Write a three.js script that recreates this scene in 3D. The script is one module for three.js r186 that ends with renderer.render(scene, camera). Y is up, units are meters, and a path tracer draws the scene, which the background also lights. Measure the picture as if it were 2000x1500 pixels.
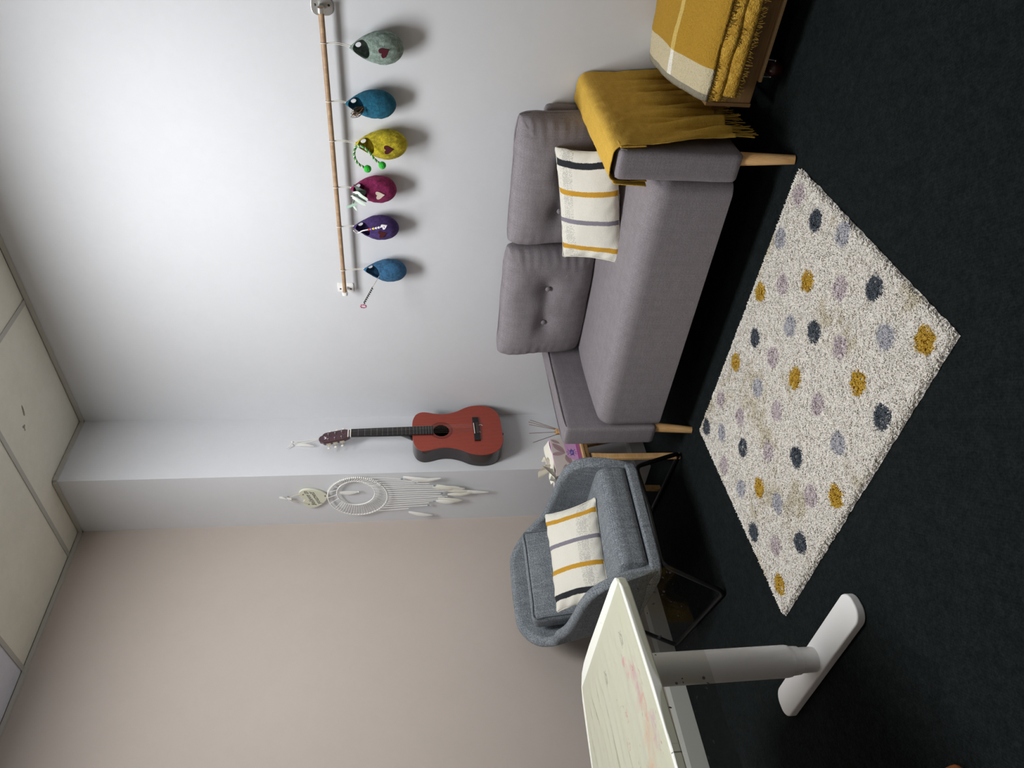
import * as THREE from 'three';
import { RoundedBoxGeometry } from 'three/addons/geometries/RoundedBoxGeometry.js';
import { mergeGeometries, mergeVertices } from 'three/addons/utils/BufferGeometryUtils.js';
import { ImprovedNoise } from 'three/addons/math/ImprovedNoise.js';
import { RectAreaLightUniformsLib } from 'three/addons/lights/RectAreaLightUniformsLib.js';
import { Brush, Evaluator, SUBTRACTION } from 'three-bvh-csg';

// ------------------------------------------------------------------ camera (the photograph was taken with the phone turned on its side)
const scene = new THREE.Scene();
scene.background = new THREE.Color(0x0a0a0a);
const camera = new THREE.PerspectiveCamera(56.605, 4 / 3, 0.05, 30);
{
  const right = new THREE.Vector3(0.67661662, -0.00925108, 0.73627737);
  const up = new THREE.Vector3(0.10804957, 0.99034449, -0.08685094);
  const ahead = new THREE.Vector3(0.72836477, -0.13831925, -0.67108312);
  const m = new THREE.Matrix4().makeBasis(up.clone().negate(), right, ahead.clone().negate());
  camera.quaternion.setFromRotationMatrix(m);
  camera.position.set(0, 1.2826, 0);
}
const renderer = new THREE.WebGLRenderer({ antialias: true });
renderer.toneMapping = THREE.LinearToneMapping;
renderer.toneMappingExposure = 1.84;
renderer.shadowMap.enabled = true;
RectAreaLightUniformsLib.init();
const PANEL_COLOUR = 0xf7f9fb;
const PANELS = [[1.55, -1.45, 16.8], [-0.39, -1.45, 2.4]];         // centre x, z and strength of the shallow ceiling light panels, 0.6 x 1.2 m

// ------------------------------------------------------------------ helpers
const V = (x, y, z) => new THREE.Vector3(x, y, z);
const V2 = (x, y) => new THREE.Vector2(x, y);
const PI = Math.PI, { sin, cos, abs, sqrt, min, max, pow } = Math;
const clamp = (x, a, b) => min(b, max(a, x)), mix = (a, b, t) => a + (b - a) * t;
const smooth = (a, b, x) => { const t = clamp((x - a) / (b - a), 0, 1); return t * t * (3 - 2 * t); };
function rng(seed) { let s = seed | 0; return () => { s = (s + 0x6d2b79f5) | 0; let t = Math.imul(s ^ (s >>> 15), 1 | s); t = (t + Math.imul(t ^ (t >>> 7), 61 | t)) ^ t; return ((t ^ (t >>> 14)) >>> 0) / 4294967296; }; }
const perlin = new ImprovedNoise();
const n3 = (x, y, z) => perlin.noise(x + 31.7, y + 17.3, z + 5.9);
const fbm = (x, y, z) => n3(x, y, z) + 0.5 * n3(2 * x, 2 * y, 2 * z) + 0.25 * n3(4 * x, 4 * y, 4 * z);
const taken = new Map();
function numbered(name) { const k = taken.get(name) || 0; taken.set(name, k + 1); return k ? name + '_' + String(k).padStart(3, '0') : name; }

// uv in metres, laid on by the way each face points
function uvBox(geo, turn = false) {
  const g = geo.index ? geo.toNonIndexed() : geo, p = g.attributes.position, uv = new Float32Array(p.count * 2);
  const a = V(0, 0, 0), b = V(0, 0, 0), c = V(0, 0, 0);
  for (let i = 0; i < p.count; i += 3) {
    a.fromBufferAttribute(p, i); b.fromBufferAttribute(p, i + 1); c.fromBufferAttribute(p, i + 2);
    const n = b.clone().sub(a).cross(c.clone().sub(a)); const nx = abs(n.x), ny = abs(n.y), nz = abs(n.z);
    [a, b, c].forEach((q, k) => {
      let u, v;
      if (ny >= nx && ny >= nz) { u = q.x; v = q.z; } else if (nx >= nz) { u = q.z; v = q.y; } else { u = q.x; v = q.y; }
      if (turn) { const s = u; u = v; v = s; }
      uv[(i + k) * 2] = u; uv[(i + k) * 2 + 1] = v;
    });
  }
  g.setAttribute('uv', new THREE.BufferAttribute(uv, 2));
  return g;
}
// smooth normals over a welded surface, then uv in metres
function soft(geo, turn) {
  const g = new THREE.BufferGeometry(); g.setAttribute('position', geo.attributes.position.clone()); if (geo.index) g.setIndex(geo.index.clone());
  const w = mergeVertices(g, 1e-5); w.computeVertexNormals();
  return uvBox(w, turn);
}
function mesh(name, geo, mat, parent = scene) {
  const m = new THREE.Mesh(geo, mat); m.name = parent === scene ? numbered(name) : name;
  m.castShadow = m.receiveShadow = true; parent.add(m); return m;
}
function thing(name, label, category, pos = [0, 0, 0], group) {
  const o = new THREE.Group(); o.name = numbered(name); o.position.set(...pos); o.userData = { label, category }; if (group) o.userData.group = group; scene.add(o); return o;
}
function structure(o, label, category = 'room') { o.userData = { kind: 'structure', label, category }; return o; }
const box = (w, h, d, x = 0, y = 0, z = 0) => { const g = new THREE.BoxGeometry(w, h, d); g.translate(x, y, z); return uvBox(g); };
const rbox = (w, h, d, r, x = 0, y = 0, z = 0, seg = 3) => { const g = new RoundedBoxGeometry(w, h, d, seg, r); g.translate(x, y, z); return uvBox(g); };
const merge = (list) => mergeGeometries(list.map((g) => { const q = g.index ? g.toNonIndexed() : g; for (const k of Object.keys(q.attributes)) if (!['position', 'normal', 'uv'].includes(k)) q.deleteAttribute(k); return q; }));
function tube(points, r, seg = 24, rad = 8, closed = false) {
  const c = points.length > 2 || closed ? new THREE.CatmullRomCurve3(points, closed, 'centripetal') : new THREE.LineCurve3(points[0], points[1]);
  const g = new THREE.TubeGeometry(c, points.length > 2 || closed ? seg : 1, r, rad, closed);
  if (closed) return g;
  const caps = [0, 1].map((t) => { const s = new THREE.SphereGeometry(r, rad, 4); const p = c.getPoint(t); s.translate(p.x, p.y, p.z); return s; });
  return merge([g, ...caps]);
}
const rod = (a, b, r, rad = 8, r2 = r) => { const d = b.clone().sub(a), g = new THREE.CylinderGeometry(r2, r, d.length(), rad); g.translate(0, d.length() / 2, 0); g.applyQuaternion(new THREE.Quaternion().setFromUnitVectors(V(0, 1, 0), d.clone().normalize())); g.translate(a.x, a.y, a.z); return g; };
// bent bar: straight runs with rounded corners
function bar(points, r, bend = 0.04, rad = 10) {
  const path = new THREE.CurvePath(); let prev = points[0];
  for (let i = 1; i < points.length; i++) {
    const p = points[i];
    if (i < points.length - 1) {
      const inD = p.clone().sub(points[i - 1]).normalize(), outD = points[i + 1].clone().sub(p).normalize();
      const a = p.clone().addScaledVector(inD, -bend), b = p.clone().addScaledVector(outD, bend);
      path.add(new THREE.LineCurve3(prev, a)); path.add(new THREE.QuadraticBezierCurve3(a, p, b)); prev = b;
    } else path.add(new THREE.LineCurve3(prev, p));
  }
  const pts = []; for (const c of path.curves) for (const q of c.getPoints(c.isLineCurve3 ? 1 : 6)) if (!pts.length || pts[pts.length - 1].distanceTo(q) > 1e-5) pts.push(q);
  const crv = new THREE.CurvePath(); for (let i = 1; i < pts.length; i++) crv.add(new THREE.LineCurve3(pts[i - 1], pts[i]));
  const len = crv.getLength();
  return new THREE.TubeGeometry(crv, max(20, Math.round(len / 0.012)), r, rad, false);
}
// thick cloth or film from a surface f(u, v); uv in metres through su, sv
function sheet(f, nu, nv, th, su = 1, sv = 1) {
  const P = [], N = [], e = 1e-3;
  for (let i = 0; i <= nu; i++) for (let j = 0; j <= nv; j++) {
    const u = i / nu, v = j / nv; P.push(f(u, v));
    const du = f(min(1, u + e), v).sub(f(max(0, u - e), v)), dv = f(u, min(1, v + e)).sub(f(u, max(0, v - e)));
    N.push(du.cross(dv).normalize());
  }
  const W = nv + 1, cnt = P.length, pos = [], uv = [], idx = [];
  for (const s of [1, -1]) P.forEach((p, k) => { const q = p.clone().addScaledVector(N[k], s * th / 2); pos.push(q.x, q.y, q.z); uv.push(Math.floor(k / W) / nu * su, (k % W) / nv * sv); });
  for (let i = 0; i < nu; i++) for (let j = 0; j < nv; j++) {
    const a = i * W + j, b = a + W, c = b + 1, d = a + 1;
    idx.push(a, b, c, a, c, d, cnt + a, cnt + c, cnt + b, cnt + a, cnt + d, cnt + c);
  }
  const edge = []; for (let j = 0; j < nv; j++) edge.push([j + 1, j]); for (let i = 0; i < nu; i++) edge.push([i * W, (i + 1) * W]);
  for (let j = 0; j < nv; j++) edge.push([nu * W + j, nu * W + j + 1]); for (let i = 0; i < nu; i++) edge.push([(i + 1) * W + nv, i * W + nv]);
  for (const [a, b] of edge) idx.push(b, a, cnt + a, b, cnt + a, cnt + b);
  const g = new THREE.BufferGeometry(); g.setAttribute('position', new THREE.Float32BufferAttribute(pos, 3)); g.setAttribute('uv', new THREE.Float32BufferAttribute(uv, 2)); g.setIndex(idx); g.computeVertexNormals(); return g;
}
// closed loops of equal length joined into a skin, ends capped
function loft(loops, closedPath = false) {
  const n = loops[0].length, m = loops.length, pos = [], idx = [];
  for (const l of loops) for (const p of l) pos.push(p.x, p.y, p.z);
  const rows = closedPath ? m : m - 1;
  for (let i = 0; i < rows; i++) for (let j = 0; j < n; j++) { const a = i * n + j, b = i * n + (j + 1) % n, c = ((i + 1) % m) * n + j, d = ((i + 1) % m) * n + (j + 1) % n; idx.push(a, b, d, a, d, c); }
  if (!closedPath) for (const [row, flip] of [[0, true], [m - 1, false]]) {
    const c = V(0, 0, 0); for (const p of loops[row]) c.add(p); c.multiplyScalar(1 / n); const k = pos.length / 3; pos.push(c.x, c.y, c.z);
    for (let j = 0; j < n; j++) { const a = row * n + j, b = row * n + (j + 1) % n; flip ? idx.push(k, b, a) : idx.push(k, a, b); }
  }
  const g = new THREE.BufferGeometry(); g.setAttribute('position', new THREE.Float32BufferAttribute(pos, 3)); g.setIndex(idx); return g;
}
// box with soft rounded edges and a fine grid that a function may push about
function softBox(w, h, d, r, n, push) {
  const g = new THREE.BoxGeometry(2, 2, 2, n[0], n[1], n[2]), p = g.attributes.position, H = [w / 2, h / 2, d / 2], q = [0, 0, 0];
  for (let i = 0; i < p.count; i++) {
    const c = [p.getX(i), p.getY(i), p.getZ(i)], inner = [];
    for (let k = 0; k < 3; k++) { q[k] = Math.sign(c[k]) * (1 - pow(1 - abs(c[k]), 1.45)) * H[k]; inner[k] = clamp(q[k], -(H[k] - r), H[k] - r); }
    const o = V(q[0] - inner[0], q[1] - inner[1], q[2] - inner[2]);
    if (o.lengthSq() > 1e-12) { const m = max(abs(o.x), abs(o.y), abs(o.z)); o.normalize().multiplyScalar(m); }
    const v = V(inner[0] + o.x, inner[1] + o.y, inner[2] + o.z);
    if (push) push(v, c);
    p.setXYZ(i, v.x, v.y, v.z);
  }
  return soft(g);
}
// cushion filled like a pillow, uv 0..1 over both faces
function pillow(w, h, t, n, { boxy = 2.4, pow: pw = 0.62, pinch = 0.05, corner = 0, push } = {}) {
  const pos = [], uv = [], idx = [];
  for (const s of [1, -1]) for (let i = 0; i <= n; i++) for (let j = 0; j <= n; j++) {
    const cx = sin((i / n - 0.5) * PI), cy = sin((j / n - 0.5) * PI);
    const k = pow(max(0, (1 - pow(abs(cx), boxy)) * (1 - pow(abs(cy), boxy))), pw);
    const v = V(w / 2 * cx * (1 - pinch * (1 - cy * cy)), h / 2 * cy * (1 - pinch * (1 - cx * cx)), s * t / 2 * k), cf = 1 - corner * pow(abs(cx * cy), 5); v.x *= cf; v.y *= cf;
    if (push) push(v, cx, cy, s, k);
    pos.push(v.x, v.y, v.z); uv.push((cx + 1) / 2, (cy + 1) / 2);
  }
  const W = n + 1, c = W * W;
  for (let i = 0; i < n; i++) for (let j = 0; j < n; j++) { const a = i * W + j, b = a + W, d = a + 1, e = b + 1; idx.push(a, b, e, a, e, d, c + a, c + e, c + b, c + a, c + d, c + e); }
  const g = new THREE.BufferGeometry(); g.setAttribute('position', new THREE.Float32BufferAttribute(pos, 3)); g.setAttribute('uv', new THREE.Float32BufferAttribute(uv, 2)); g.setIndex(idx); g.computeVertexNormals(); return g;
}
function extrude(shape, depth, bevel = 0, curve = 16, bs = 2) {
  const g = new THREE.ExtrudeGeometry(shape, { depth, bevelEnabled: bevel > 0, bevelThickness: bevel, bevelSize: bevel, bevelOffset: -bevel, bevelSegments: bs, curveSegments: curve });
  return g;
}
function roundRect(w, h, r) { const s = new THREE.Shape(), x = -w / 2, y = -h / 2; s.moveTo(x + r, y); s.lineTo(x + w - r, y); s.absarc(x + w - r, y + r, r, -PI / 2, 0); s.lineTo(x + w, y + h - r); s.absarc(x + w - r, y + h - r, r, 0, PI / 2); s.lineTo(x + r, y + h); s.absarc(x + r, y + h - r, r, PI / 2, PI); s.lineTo(x, y + r); s.absarc(x + r, y + r, r, PI, 1.5 * PI); return s; }

// ------------------------------------------------------------------ procedural textures
function wrapNoise(seed, cells) { const R = rng(seed), t = new Float32Array(cells * cells).map(() => R()); return (u, v) => { const x = u * cells, y = v * cells, i = Math.floor(x), j = Math.floor(y), a = x - i, b = y - j, s = a * a * (3 - 2 * a), w = b * b * (3 - 2 * b); const g = (p, q) => t[((q % cells + cells) % cells) * cells + (p % cells + cells) % cells]; return mix(mix(g(i, j), g(i + 1, j), s), mix(g(i, j + 1), g(i + 1, j + 1), s), w); }; }
function dataTex(size, fn, metres, colour = true) {
  const d = new Uint8Array(size * size * 4);
  for (let y = 0; y < size; y++) for (let x = 0; x < size; x++) { const c = fn(x / size, y / size, x, y), k = (y * size + x) * 4; for (let i = 0; i < 3; i++) d[k + i] = clamp(Array.isArray(c) ? c[i] : c, 0, 255); d[k + 3] = 255; }
  const t = new THREE.DataTexture(d, size, size); t.wrapS = t.wrapT = THREE.RepeatWrapping; t.magFilter = THREE.LinearFilter; t.minFilter = THREE.LinearMipmapLinearFilter; t.generateMipmaps = true;
  if (colour) t.colorSpace = THREE.SRGBColorSpace; t.repeat.set(1 / metres, 1 / metres); t.needsUpdate = true; return t;
}
function canvasTex(w, h, draw) { const c = document.createElement('canvas'); c.width = w; c.height = h; draw(c.getContext('2d'), w, h); const t = new THREE.CanvasTexture(c); t.colorSpace = THREE.SRGBColorSpace; t.wrapS = t.wrapT = THREE.RepeatWrapping; return t; }
// woven cloth: threads of two tones crossing, slubs, soft blotches
function weave(seed, a, b, metres = 0.24, size = 512, amount = 1) {
  const R = rng(seed), rowT = Array.from({ length: size }, () => R()), colT = Array.from({ length: size }, () => R()), fib = wrapNoise(seed + 1, 128), big = wrapNoise(seed + 2, 12), sp = wrapNoise(seed + 3, 256);
  return dataTex(size, (u, v, x, y) => { const over = (x + y) % 2; const t = clamp(0.5 + amount * ((over ? rowT[y] : colT[x]) - 0.5) * 0.5 + amount * (fib(u, v * 2) - 0.5) * 0.5 + amount * (sp(u, v) - 0.5) * 0.5 + (big(u, v) - 0.5) * 0.14, 0, 1); return [0, 1, 2].map((i) => mix(a[i], b[i], t)); }, metres);
}
function weaveBump(seed, metres = 0.24, size = 512) { const sp = wrapNoise(seed, 256), md = wrapNoise(seed + 1, 64); return dataTex(size, (u, v, x, y) => 110 + ((x + y) % 2 ? 25 : -25) + (sp(u, v) - 0.5) * 90 + (md(u, v) - 0.5) * 60, metres, false); }
function grain(seed, a, b, metres = 0.6, size = 512, along = 'v') {
  const w1 = wrapNoise(seed, 8), w2 = wrapNoise(seed + 1, 64), w3 = wrapNoise(seed + 2, 256);
  return dataTex(size, (p, q) => { const [u, v] = along === 'v' ? [p, q] : [q, p]; const bend = w1(u, v) * 0.25; const t = clamp(0.5 + 0.5 * sin((u * 6 + bend * 3) * 2 * PI) * 0.35 + (w2(u * 3, v * 0.12) - 0.5) * 0.5 + (w3(u * 2, v * 0.1) - 0.5) * 0.5, 0, 1); return [0, 1, 2].map((i) => mix(a[i], b[i], t)); }, metres);
}
function mottled(seed, a, b, metres = 1, size = 256, cells = [6, 24, 96]) { const ns = cells.map((c, i) => wrapNoise(seed + i, c)); return dataTex(size, (u, v) => { let t = 0, s = 0; ns.forEach((n, i) => { const w = 1 / (1 + i * 0.5); t += n(u, v) * w; s += w; }); t = clamp((t / s - 0.5) * 1.8 + 0.5, 0, 1); return [0, 1, 2].map((i) => mix(a[i], b[i], t)); }, metres); }
function bumpNoise(seed, metres, cells = [32, 128], size = 512) { const ns = cells.map((c, i) => wrapNoise(seed + i, c)); return dataTex(size, (u, v) => 255 * ns.reduce((t, n) => t + n(u, v), 0) / ns.length, metres, false); }
const std = (o) => new THREE.MeshStandardMaterial({ roughness: 0.85, ...o });
const phys = (o) => new THREE.MeshPhysicalMaterial({ roughness: 0.6, ...o });

const bumpWeave = weaveBump(11), bumpWall = bumpNoise(21, 0.8, [24, 90]), bumpFelt = bumpNoise(31, 0.12, [20, 60]);
const M = {
  wallWhite: std({ map: mottled(1, [215, 216, 219], [218, 219, 222], 2.2), bumpMap: bumpWall, bumpScale: 0.0002, roughness: 0.72 }),
  wallBeige: std({ map: mottled(4, [191, 179, 170], [194, 182, 173], 2.2), bumpMap: bumpWall, bumpScale: 0.0002, roughness: 0.75 }),
  tile: std({ map: mottled(7, [226, 222, 207], [233, 229, 215], 0.7), bumpMap: bumpNoise(41, 0.3, [64, 200]), bumpScale: 0.0005, roughness: 0.95 }),
  tileBlue: std({ map: mottled(8, [216, 216, 226], [222, 222, 232], 0.7), bumpMap: bumpNoise(41, 0.3, [64, 200]), bumpScale: 0.0005, roughness: 0.95 }),
  gridMetal: std({ color: 0xbab7ae, roughness: 0.5 }), void: std({ color: 0x1a1a1a }),
  skirting: phys({ color: 0xcfcfcd, roughness: 0.4 }),
  carpet: phys({ specularIntensity: 0.2, map: (() => { const a = wrapNoise(50, 256), b = wrapNoise(51, 40), c = wrapNoise(52, 128); return dataTex(1024, (u, v) => { const rib = sin((u + v) * 2 * PI * 90) * 0.5 + 0.5; const t = a(u, v) * 0.5 + b(u, v) * 0.25 + c(u, v) * 0.35 + rib * 0.14; return [12 + 19 * t, 16 + 20 * t, 16 + 20 * t]; }, 0.9); })(), bumpMap: bumpNoise(55, 0.5, [64, 200]), bumpScale: 0.002, roughness: 1 }),
  sofa: phys({ map: weave(60, [112, 106, 110], [154, 147, 151], 0.3), bumpMap: bumpWeave, bumpScale: 0.0007, roughness: 0.95, sheen: 0.25, sheenRoughness: 0.6, sheenColor: new THREE.Color(0x8f858c) }),
  chair: phys({ map: weave(70, [76, 82, 88], [160, 166, 171], 0.34, 512, 1.9), bumpMap: bumpWeave, bumpScale: 0.001, roughness: 0.96, sheen: 0.2, sheenRoughness: 0.6, sheenColor: new THREE.Color(0x8a939c) }),
  oak: phys({ map: grain(80, [188, 142, 88], [218, 178, 124], 0.5), roughness: 0.5 }),
  oakDark: phys({ map: grain(85, [126, 94, 56], [164, 128, 82], 0.5), roughness: 0.55 }),
  ply: phys({ map: grain(86, [176, 142, 96], [196, 162, 116], 0.4), roughness: 0.6 }),
  blackMetal: phys({ color: 0x0d0d0e, roughness: 0.42, metalness: 0.2 }),
  steel: std({ color: 0xc9c9c6, metalness: 0.9, roughness: 0.3 }),
  whitePaint: phys({ color: 0xf3f2f0, roughness: 0.4 }),
  tableEdge: phys({ color: 0xe0ddd8, roughness: 0.35 }),
  cord: std({ color: 0xe9e4da, roughness: 0.9 }),
};
// ------------------------------------------------------------------ the room
const XW = 2.8715, ZP = -2.8869, XP = 2.4589, ZL = -3.2949, HC = 3.027, XB = -1.9, ZB = 1.7, T = 0.12;
structure(mesh('floor', box(XW - XB + 2 * T, 0.1, ZB - ZL + 2 * T, (XW + XB) / 2, -0.05, (ZB + ZL) / 2), M.carpet), 'dark charcoal carpet floor', 'floor');
structure(mesh('wall_right', box(T, HC + 0.3, ZB - ZL + 2 * T, XW + T / 2, (HC + 0.3) / 2, (ZB + ZL) / 2), M.wallWhite), 'pale grey white painted wall behind the sofa', 'wall');
structure(mesh('wall_left', box(XW - XB + T, HC + 0.3, T, (XW + XB) / 2 - T / 2, (HC + 0.3) / 2, ZL - T / 2), M.wallBeige), 'pinkish beige painted wall behind the armchair', 'wall');
structure(mesh('wall_corner', box(XW - XP, HC + 0.3, ZP - ZL, (XW + XP) / 2, (HC + 0.3) / 2, (ZP + ZL) / 2), M.wallWhite), 'white boxed pillar in the corner carrying the guitar', 'pillar');
structure(mesh('wall_rear', box(XW - XB + T, HC + 0.3, T, (XW + XB) / 2 - T / 2, (HC + 0.3) / 2, ZB + T / 2), M.wallWhite), 'pale wall behind the viewer', 'wall');
structure(mesh('wall_side', box(T, HC + 0.3, ZB - ZL, XB - T / 2, (HC + 0.3) / 2, (ZB + ZL) / 2), M.wallBeige), 'beige wall on the open side of the room', 'wall');
{
  // skirting boards: a flat board with a chamfered top
  const prof = (len) => { const s = new THREE.Shape(); s.moveTo(0, 0); s.lineTo(0.014, 0); s.lineTo(0.014, 0.082); s.lineTo(0.005, 0.1); s.lineTo(0, 0.1); s.lineTo(0, 0); const g = extrude(s, len); return uvBox(g); };
  const put = (name, len, x, z, turn, label) => { const m = mesh(name, prof(len), M.skirting); m.position.set(x, 0, z); m.rotation.y = turn; structure(m, label, 'skirting board'); };
  put('baseboard_left', XP - XB, XP, ZL, -PI / 2, 'pale skirting board along the beige wall');
  put('baseboard_right', ZB - ZP, XW, ZB, PI, 'pale skirting board along the sofa wall');
  put('baseboard_corner', XW - XP + 0.014, XW, ZP, -PI / 2, 'pale skirting board on the front of the corner pillar');
  put('baseboard_pillar', ZP - ZL, XP, ZP, PI, 'pale skirting board on the side of the corner pillar');
}
{
  // suspended ceiling: tiles 0.6 x 1.2 m on tee bars
  const ceiling = new THREE.Group(); ceiling.name = 'ceiling'; scene.add(ceiling); structure(ceiling, 'suspended ceiling of off white tiles on a metal grid', 'ceiling');
  mesh('slab', box(XW - XB + 2 * T, 0.1, ZB - ZL + 2 * T, (XW + XB) / 2, HC + 0.35, (ZB + ZL) / 2), M.void, ceiling);
  const xs = [XB], zs = [ZL]; for (let x = 2.307 - 0.6 * 7; x < XW - 0.01; x += 0.6) if (x > XB + 0.02) xs.push(x); xs.push(XW); for (let z = -2.097; z < ZB; z += 1.2) zs.push(z); zs.push(ZB);
  for (let i = 0; i + 1 < xs.length; i++) for (let j = 0; j + 1 < zs.length; j++) {
    const [x0, x1, z0, z1] = [xs[i], xs[i + 1], zs[j], zs[j + 1]], cx = (x0 + x1) / 2, cz = (z0 + z1) / 2;
    const g = 0.009, mat = abs(cx - 1.407) < 0.05 && cz < -2.2 ? M.tileBlue : M.tile;
    if (abs(cx - 2.589) < 0.05 && j === 0) {          // tile with two torn holes, cut round the pillar
      const s = new THREE.Shape([V2(x0 + g, -(z1 - g)), V2(x1 - g, -(z1 - g)), V2(x1 - g, -ZP), V2(XP, -ZP), V2(XP, -(z0 + g)), V2(x0 + g, -(z0 + g))]);
      const hole = (px, pz, pts) => s.holes.push(new THREE.Path(pts.map(([a, b]) => V2(px + a, -(pz + b)))));
      hole(2.511, -2.449, [[-0.012, -0.02], [-0.004, -0.03], [0.006, -0.012], [0.012, 0.012], [0.01, 0.028], [0.002, 0.022], [-0.004, 0.004]]);
      hole(2.464, -2.513, [[-0.01, -0.014], [0.002, -0.016], [0.004, -0.004], [0.014, 0.002], [0.013, 0.012], [0.004, 0.01], [-0.003, 0.016], [-0.009, 0.008], [-0.002, -0.003]]);
      const m = extrude(s, 0.012); m.rotateX(-PI / 2); m.translate(0, HC + 0.004, 0); mesh('ceiling_tile', uvBox(m), mat, ceiling).userData.label = 'ceiling tile with two small torn dark holes';
    } else mesh('ceiling_tile', rbox(x1 - x0 - 2 * g, 0.014, z1 - z0 - 2 * g, 0.002, cx, HC + 0.011, cz, 1), mat, ceiling);
  }
  const bg = 0.024;
  for (const x of xs.slice(1, -1)) { const z0 = x > XP ? ZP : ZL; mesh('tee_bar', merge([box(bg, 0.003, ZB - z0, x, HC + 0.0015, (ZB + z0) / 2), box(0.003, 0.03, ZB - z0, x, HC + 0.018, (ZB + z0) / 2)]), M.gridMetal, ceiling); }
  for (const z of zs.slice(1, -1)) for (let i = 0; i + 1 < xs.length; i++) mesh('cross_tee', merge([box(xs[i + 1] - xs[i] - bg, 0.003, bg, (xs[i] + xs[i + 1]) / 2, HC + 0.0015, z), box(xs[i + 1] - xs[i] - bg, 0.03, 0.003, (xs[i] + xs[i + 1]) / 2, HC + 0.018, z)]), M.gridMetal, ceiling);
  // wall angles, with the shadow gap of the trim below the tiles
  const ang = (name, w, d, x, z) => structure(mesh(name, box(w, 0.018, d, x, HC - 0.009, z), M.gridMetal), 'thin metal angle trim where wall meets ceiling', 'trim');
  ang('trim_1', 0.012, ZB - ZP, XW - 0.006, (ZB + ZP) / 2); ang('trim_2', XW - XP, 0.012, (XW + XP) / 2, ZP + 0.006); ang('trim_3', 0.012, ZP - ZL, XP - 0.006, (ZP + ZL) / 2); ang('trim_4', XP - XB, 0.012, (XP + XB) / 2, ZL + 0.006);
}
// shallow light panels fixed under the ceiling
PANELS.forEach(([x, z, power], i) => {
  const p = thing('ceiling_light', ['flat bright ceiling light panel over the rug and sofa', 'flat dimmed ceiling light panel over the open side of the room'][i], 'ceiling light', [x, HC - 0.045, z]);
  const s = roundRect(0.6, 1.2, 0.006); s.holes.push(roundRect(0.56, 1.16, 0.004)); const fr = extrude(s, 0.04, 0.002, 6, 1); fr.rotateX(-PI / 2); mesh('frame', uvBox(fr), M.whitePaint, p);
  mesh('diffuser', box(0.565, 0.004, 1.165, 0, 0.01, 0), std({ color: 0xffffff, emissive: PANEL_COLOUR, emissiveIntensity: 0.07 * power }), p);
  mesh('housing', box(0.58, 0.03, 1.18, 0, 0.028, 0), M.whitePaint, p);
  const l = new THREE.RectAreaLight(PANEL_COLOUR, power, 0.555, 1.155); l.position.set(0, 0.004, 0); l.rotation.x = -PI / 2; p.add(l);
});
// ------------------------------------------------------------------ sofa
const SX = 2.178, ARM = 0.108, ZR = -0.972, ZLf = -2.398, SB = 0.167;
{
  const s = thing('sofa', 'mauve grey two seat fabric sofa on round wooden legs against the wall', 'sofa');
  const zi0 = ZLf + ARM, zi1 = ZR - ARM, zc = (zi0 + zi1) / 2, w = zi1 - zi0, depth = 2.79 - SX;
  const sh = 0.445 - SB, seat = softBox(depth, sh + 0.06, w + 0.004, 0.055, [36, 24, 70], (v, c) => {
    const fx = clamp((v.x + depth / 2) / depth, 0, 1), fz = 1 - pow(abs(c[2]), 6);
    v.y += smooth(0.3, 1, (v.y + 0.03) / (sh / 2)) * fz * (0.024 * pow(sin(PI * clamp(fx * 0.8 + 0.12, 0, 1)), 1.2) + 0.003 * fbm(v.x * 5, v.z * 4, 1));
    v.y = max(v.y, -sh / 2 - 0.03 + 0.06);
  });
  seat.translate(0, -0.03, 0);
  seat.translate(SX + depth / 2, SB + (0.445 - SB) / 2, zc); mesh('seat', seat, M.sofa, s);
  for (const side of [0, 1]) {
    const z0 = side ? ZR - ARM : ZLf, L = 2.862 - SX, H = 0.6 - SB;
    const a = softBox(L, H, ARM, 0.02, [34, 26, 10], (v) => { const k = smooth(-0.2, 0.5, v.x / L); v.y += (v.y > 0 ? 0.006 * k : 0); v.z += 0.002 * fbm(v.x * 6, v.y * 6, side * 9); });
    a.translate(SX + L / 2, SB + H / 2, z0 + ARM / 2); mesh('armrest', a, M.sofa, s);
    // flat seam of the arm's top panel
    for (const dz of [0.004, ARM - 0.004]) mesh('seam', tube([V(SX + 0.012, 0.575, z0 + dz), V(SX + 0.02, 0.592, z0 + dz), V(SX + 0.06, 0.5975, z0 + dz), V(2.85, 0.6005, z0 + dz)], 0.0028, 30, 6), M.sofa, s);
  }
  const bk = softBox(0.054, 0.745 - SB, w - 0.006, 0.024, [8, 24, 40]); bk.translate(2.838, SB + (0.745 - SB) / 2, zc); mesh('backrest', bk, M.sofa, s);
  const leg = (tx, tz, fx, fz) => mesh('leg', soft(rod(V(fx, 0.001, fz), V(tx, SB + 0.004, tz), 0.0155, 20, 0.0235)), M.oak, s);
  leg(2.212, -1.002, 2.156, -0.972); leg(2.212, -2.318, 2.176, -2.305); leg(2.78, -1.01, 2.8, -0.99); leg(2.78, -2.33, 2.8, -2.35);
}
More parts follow.
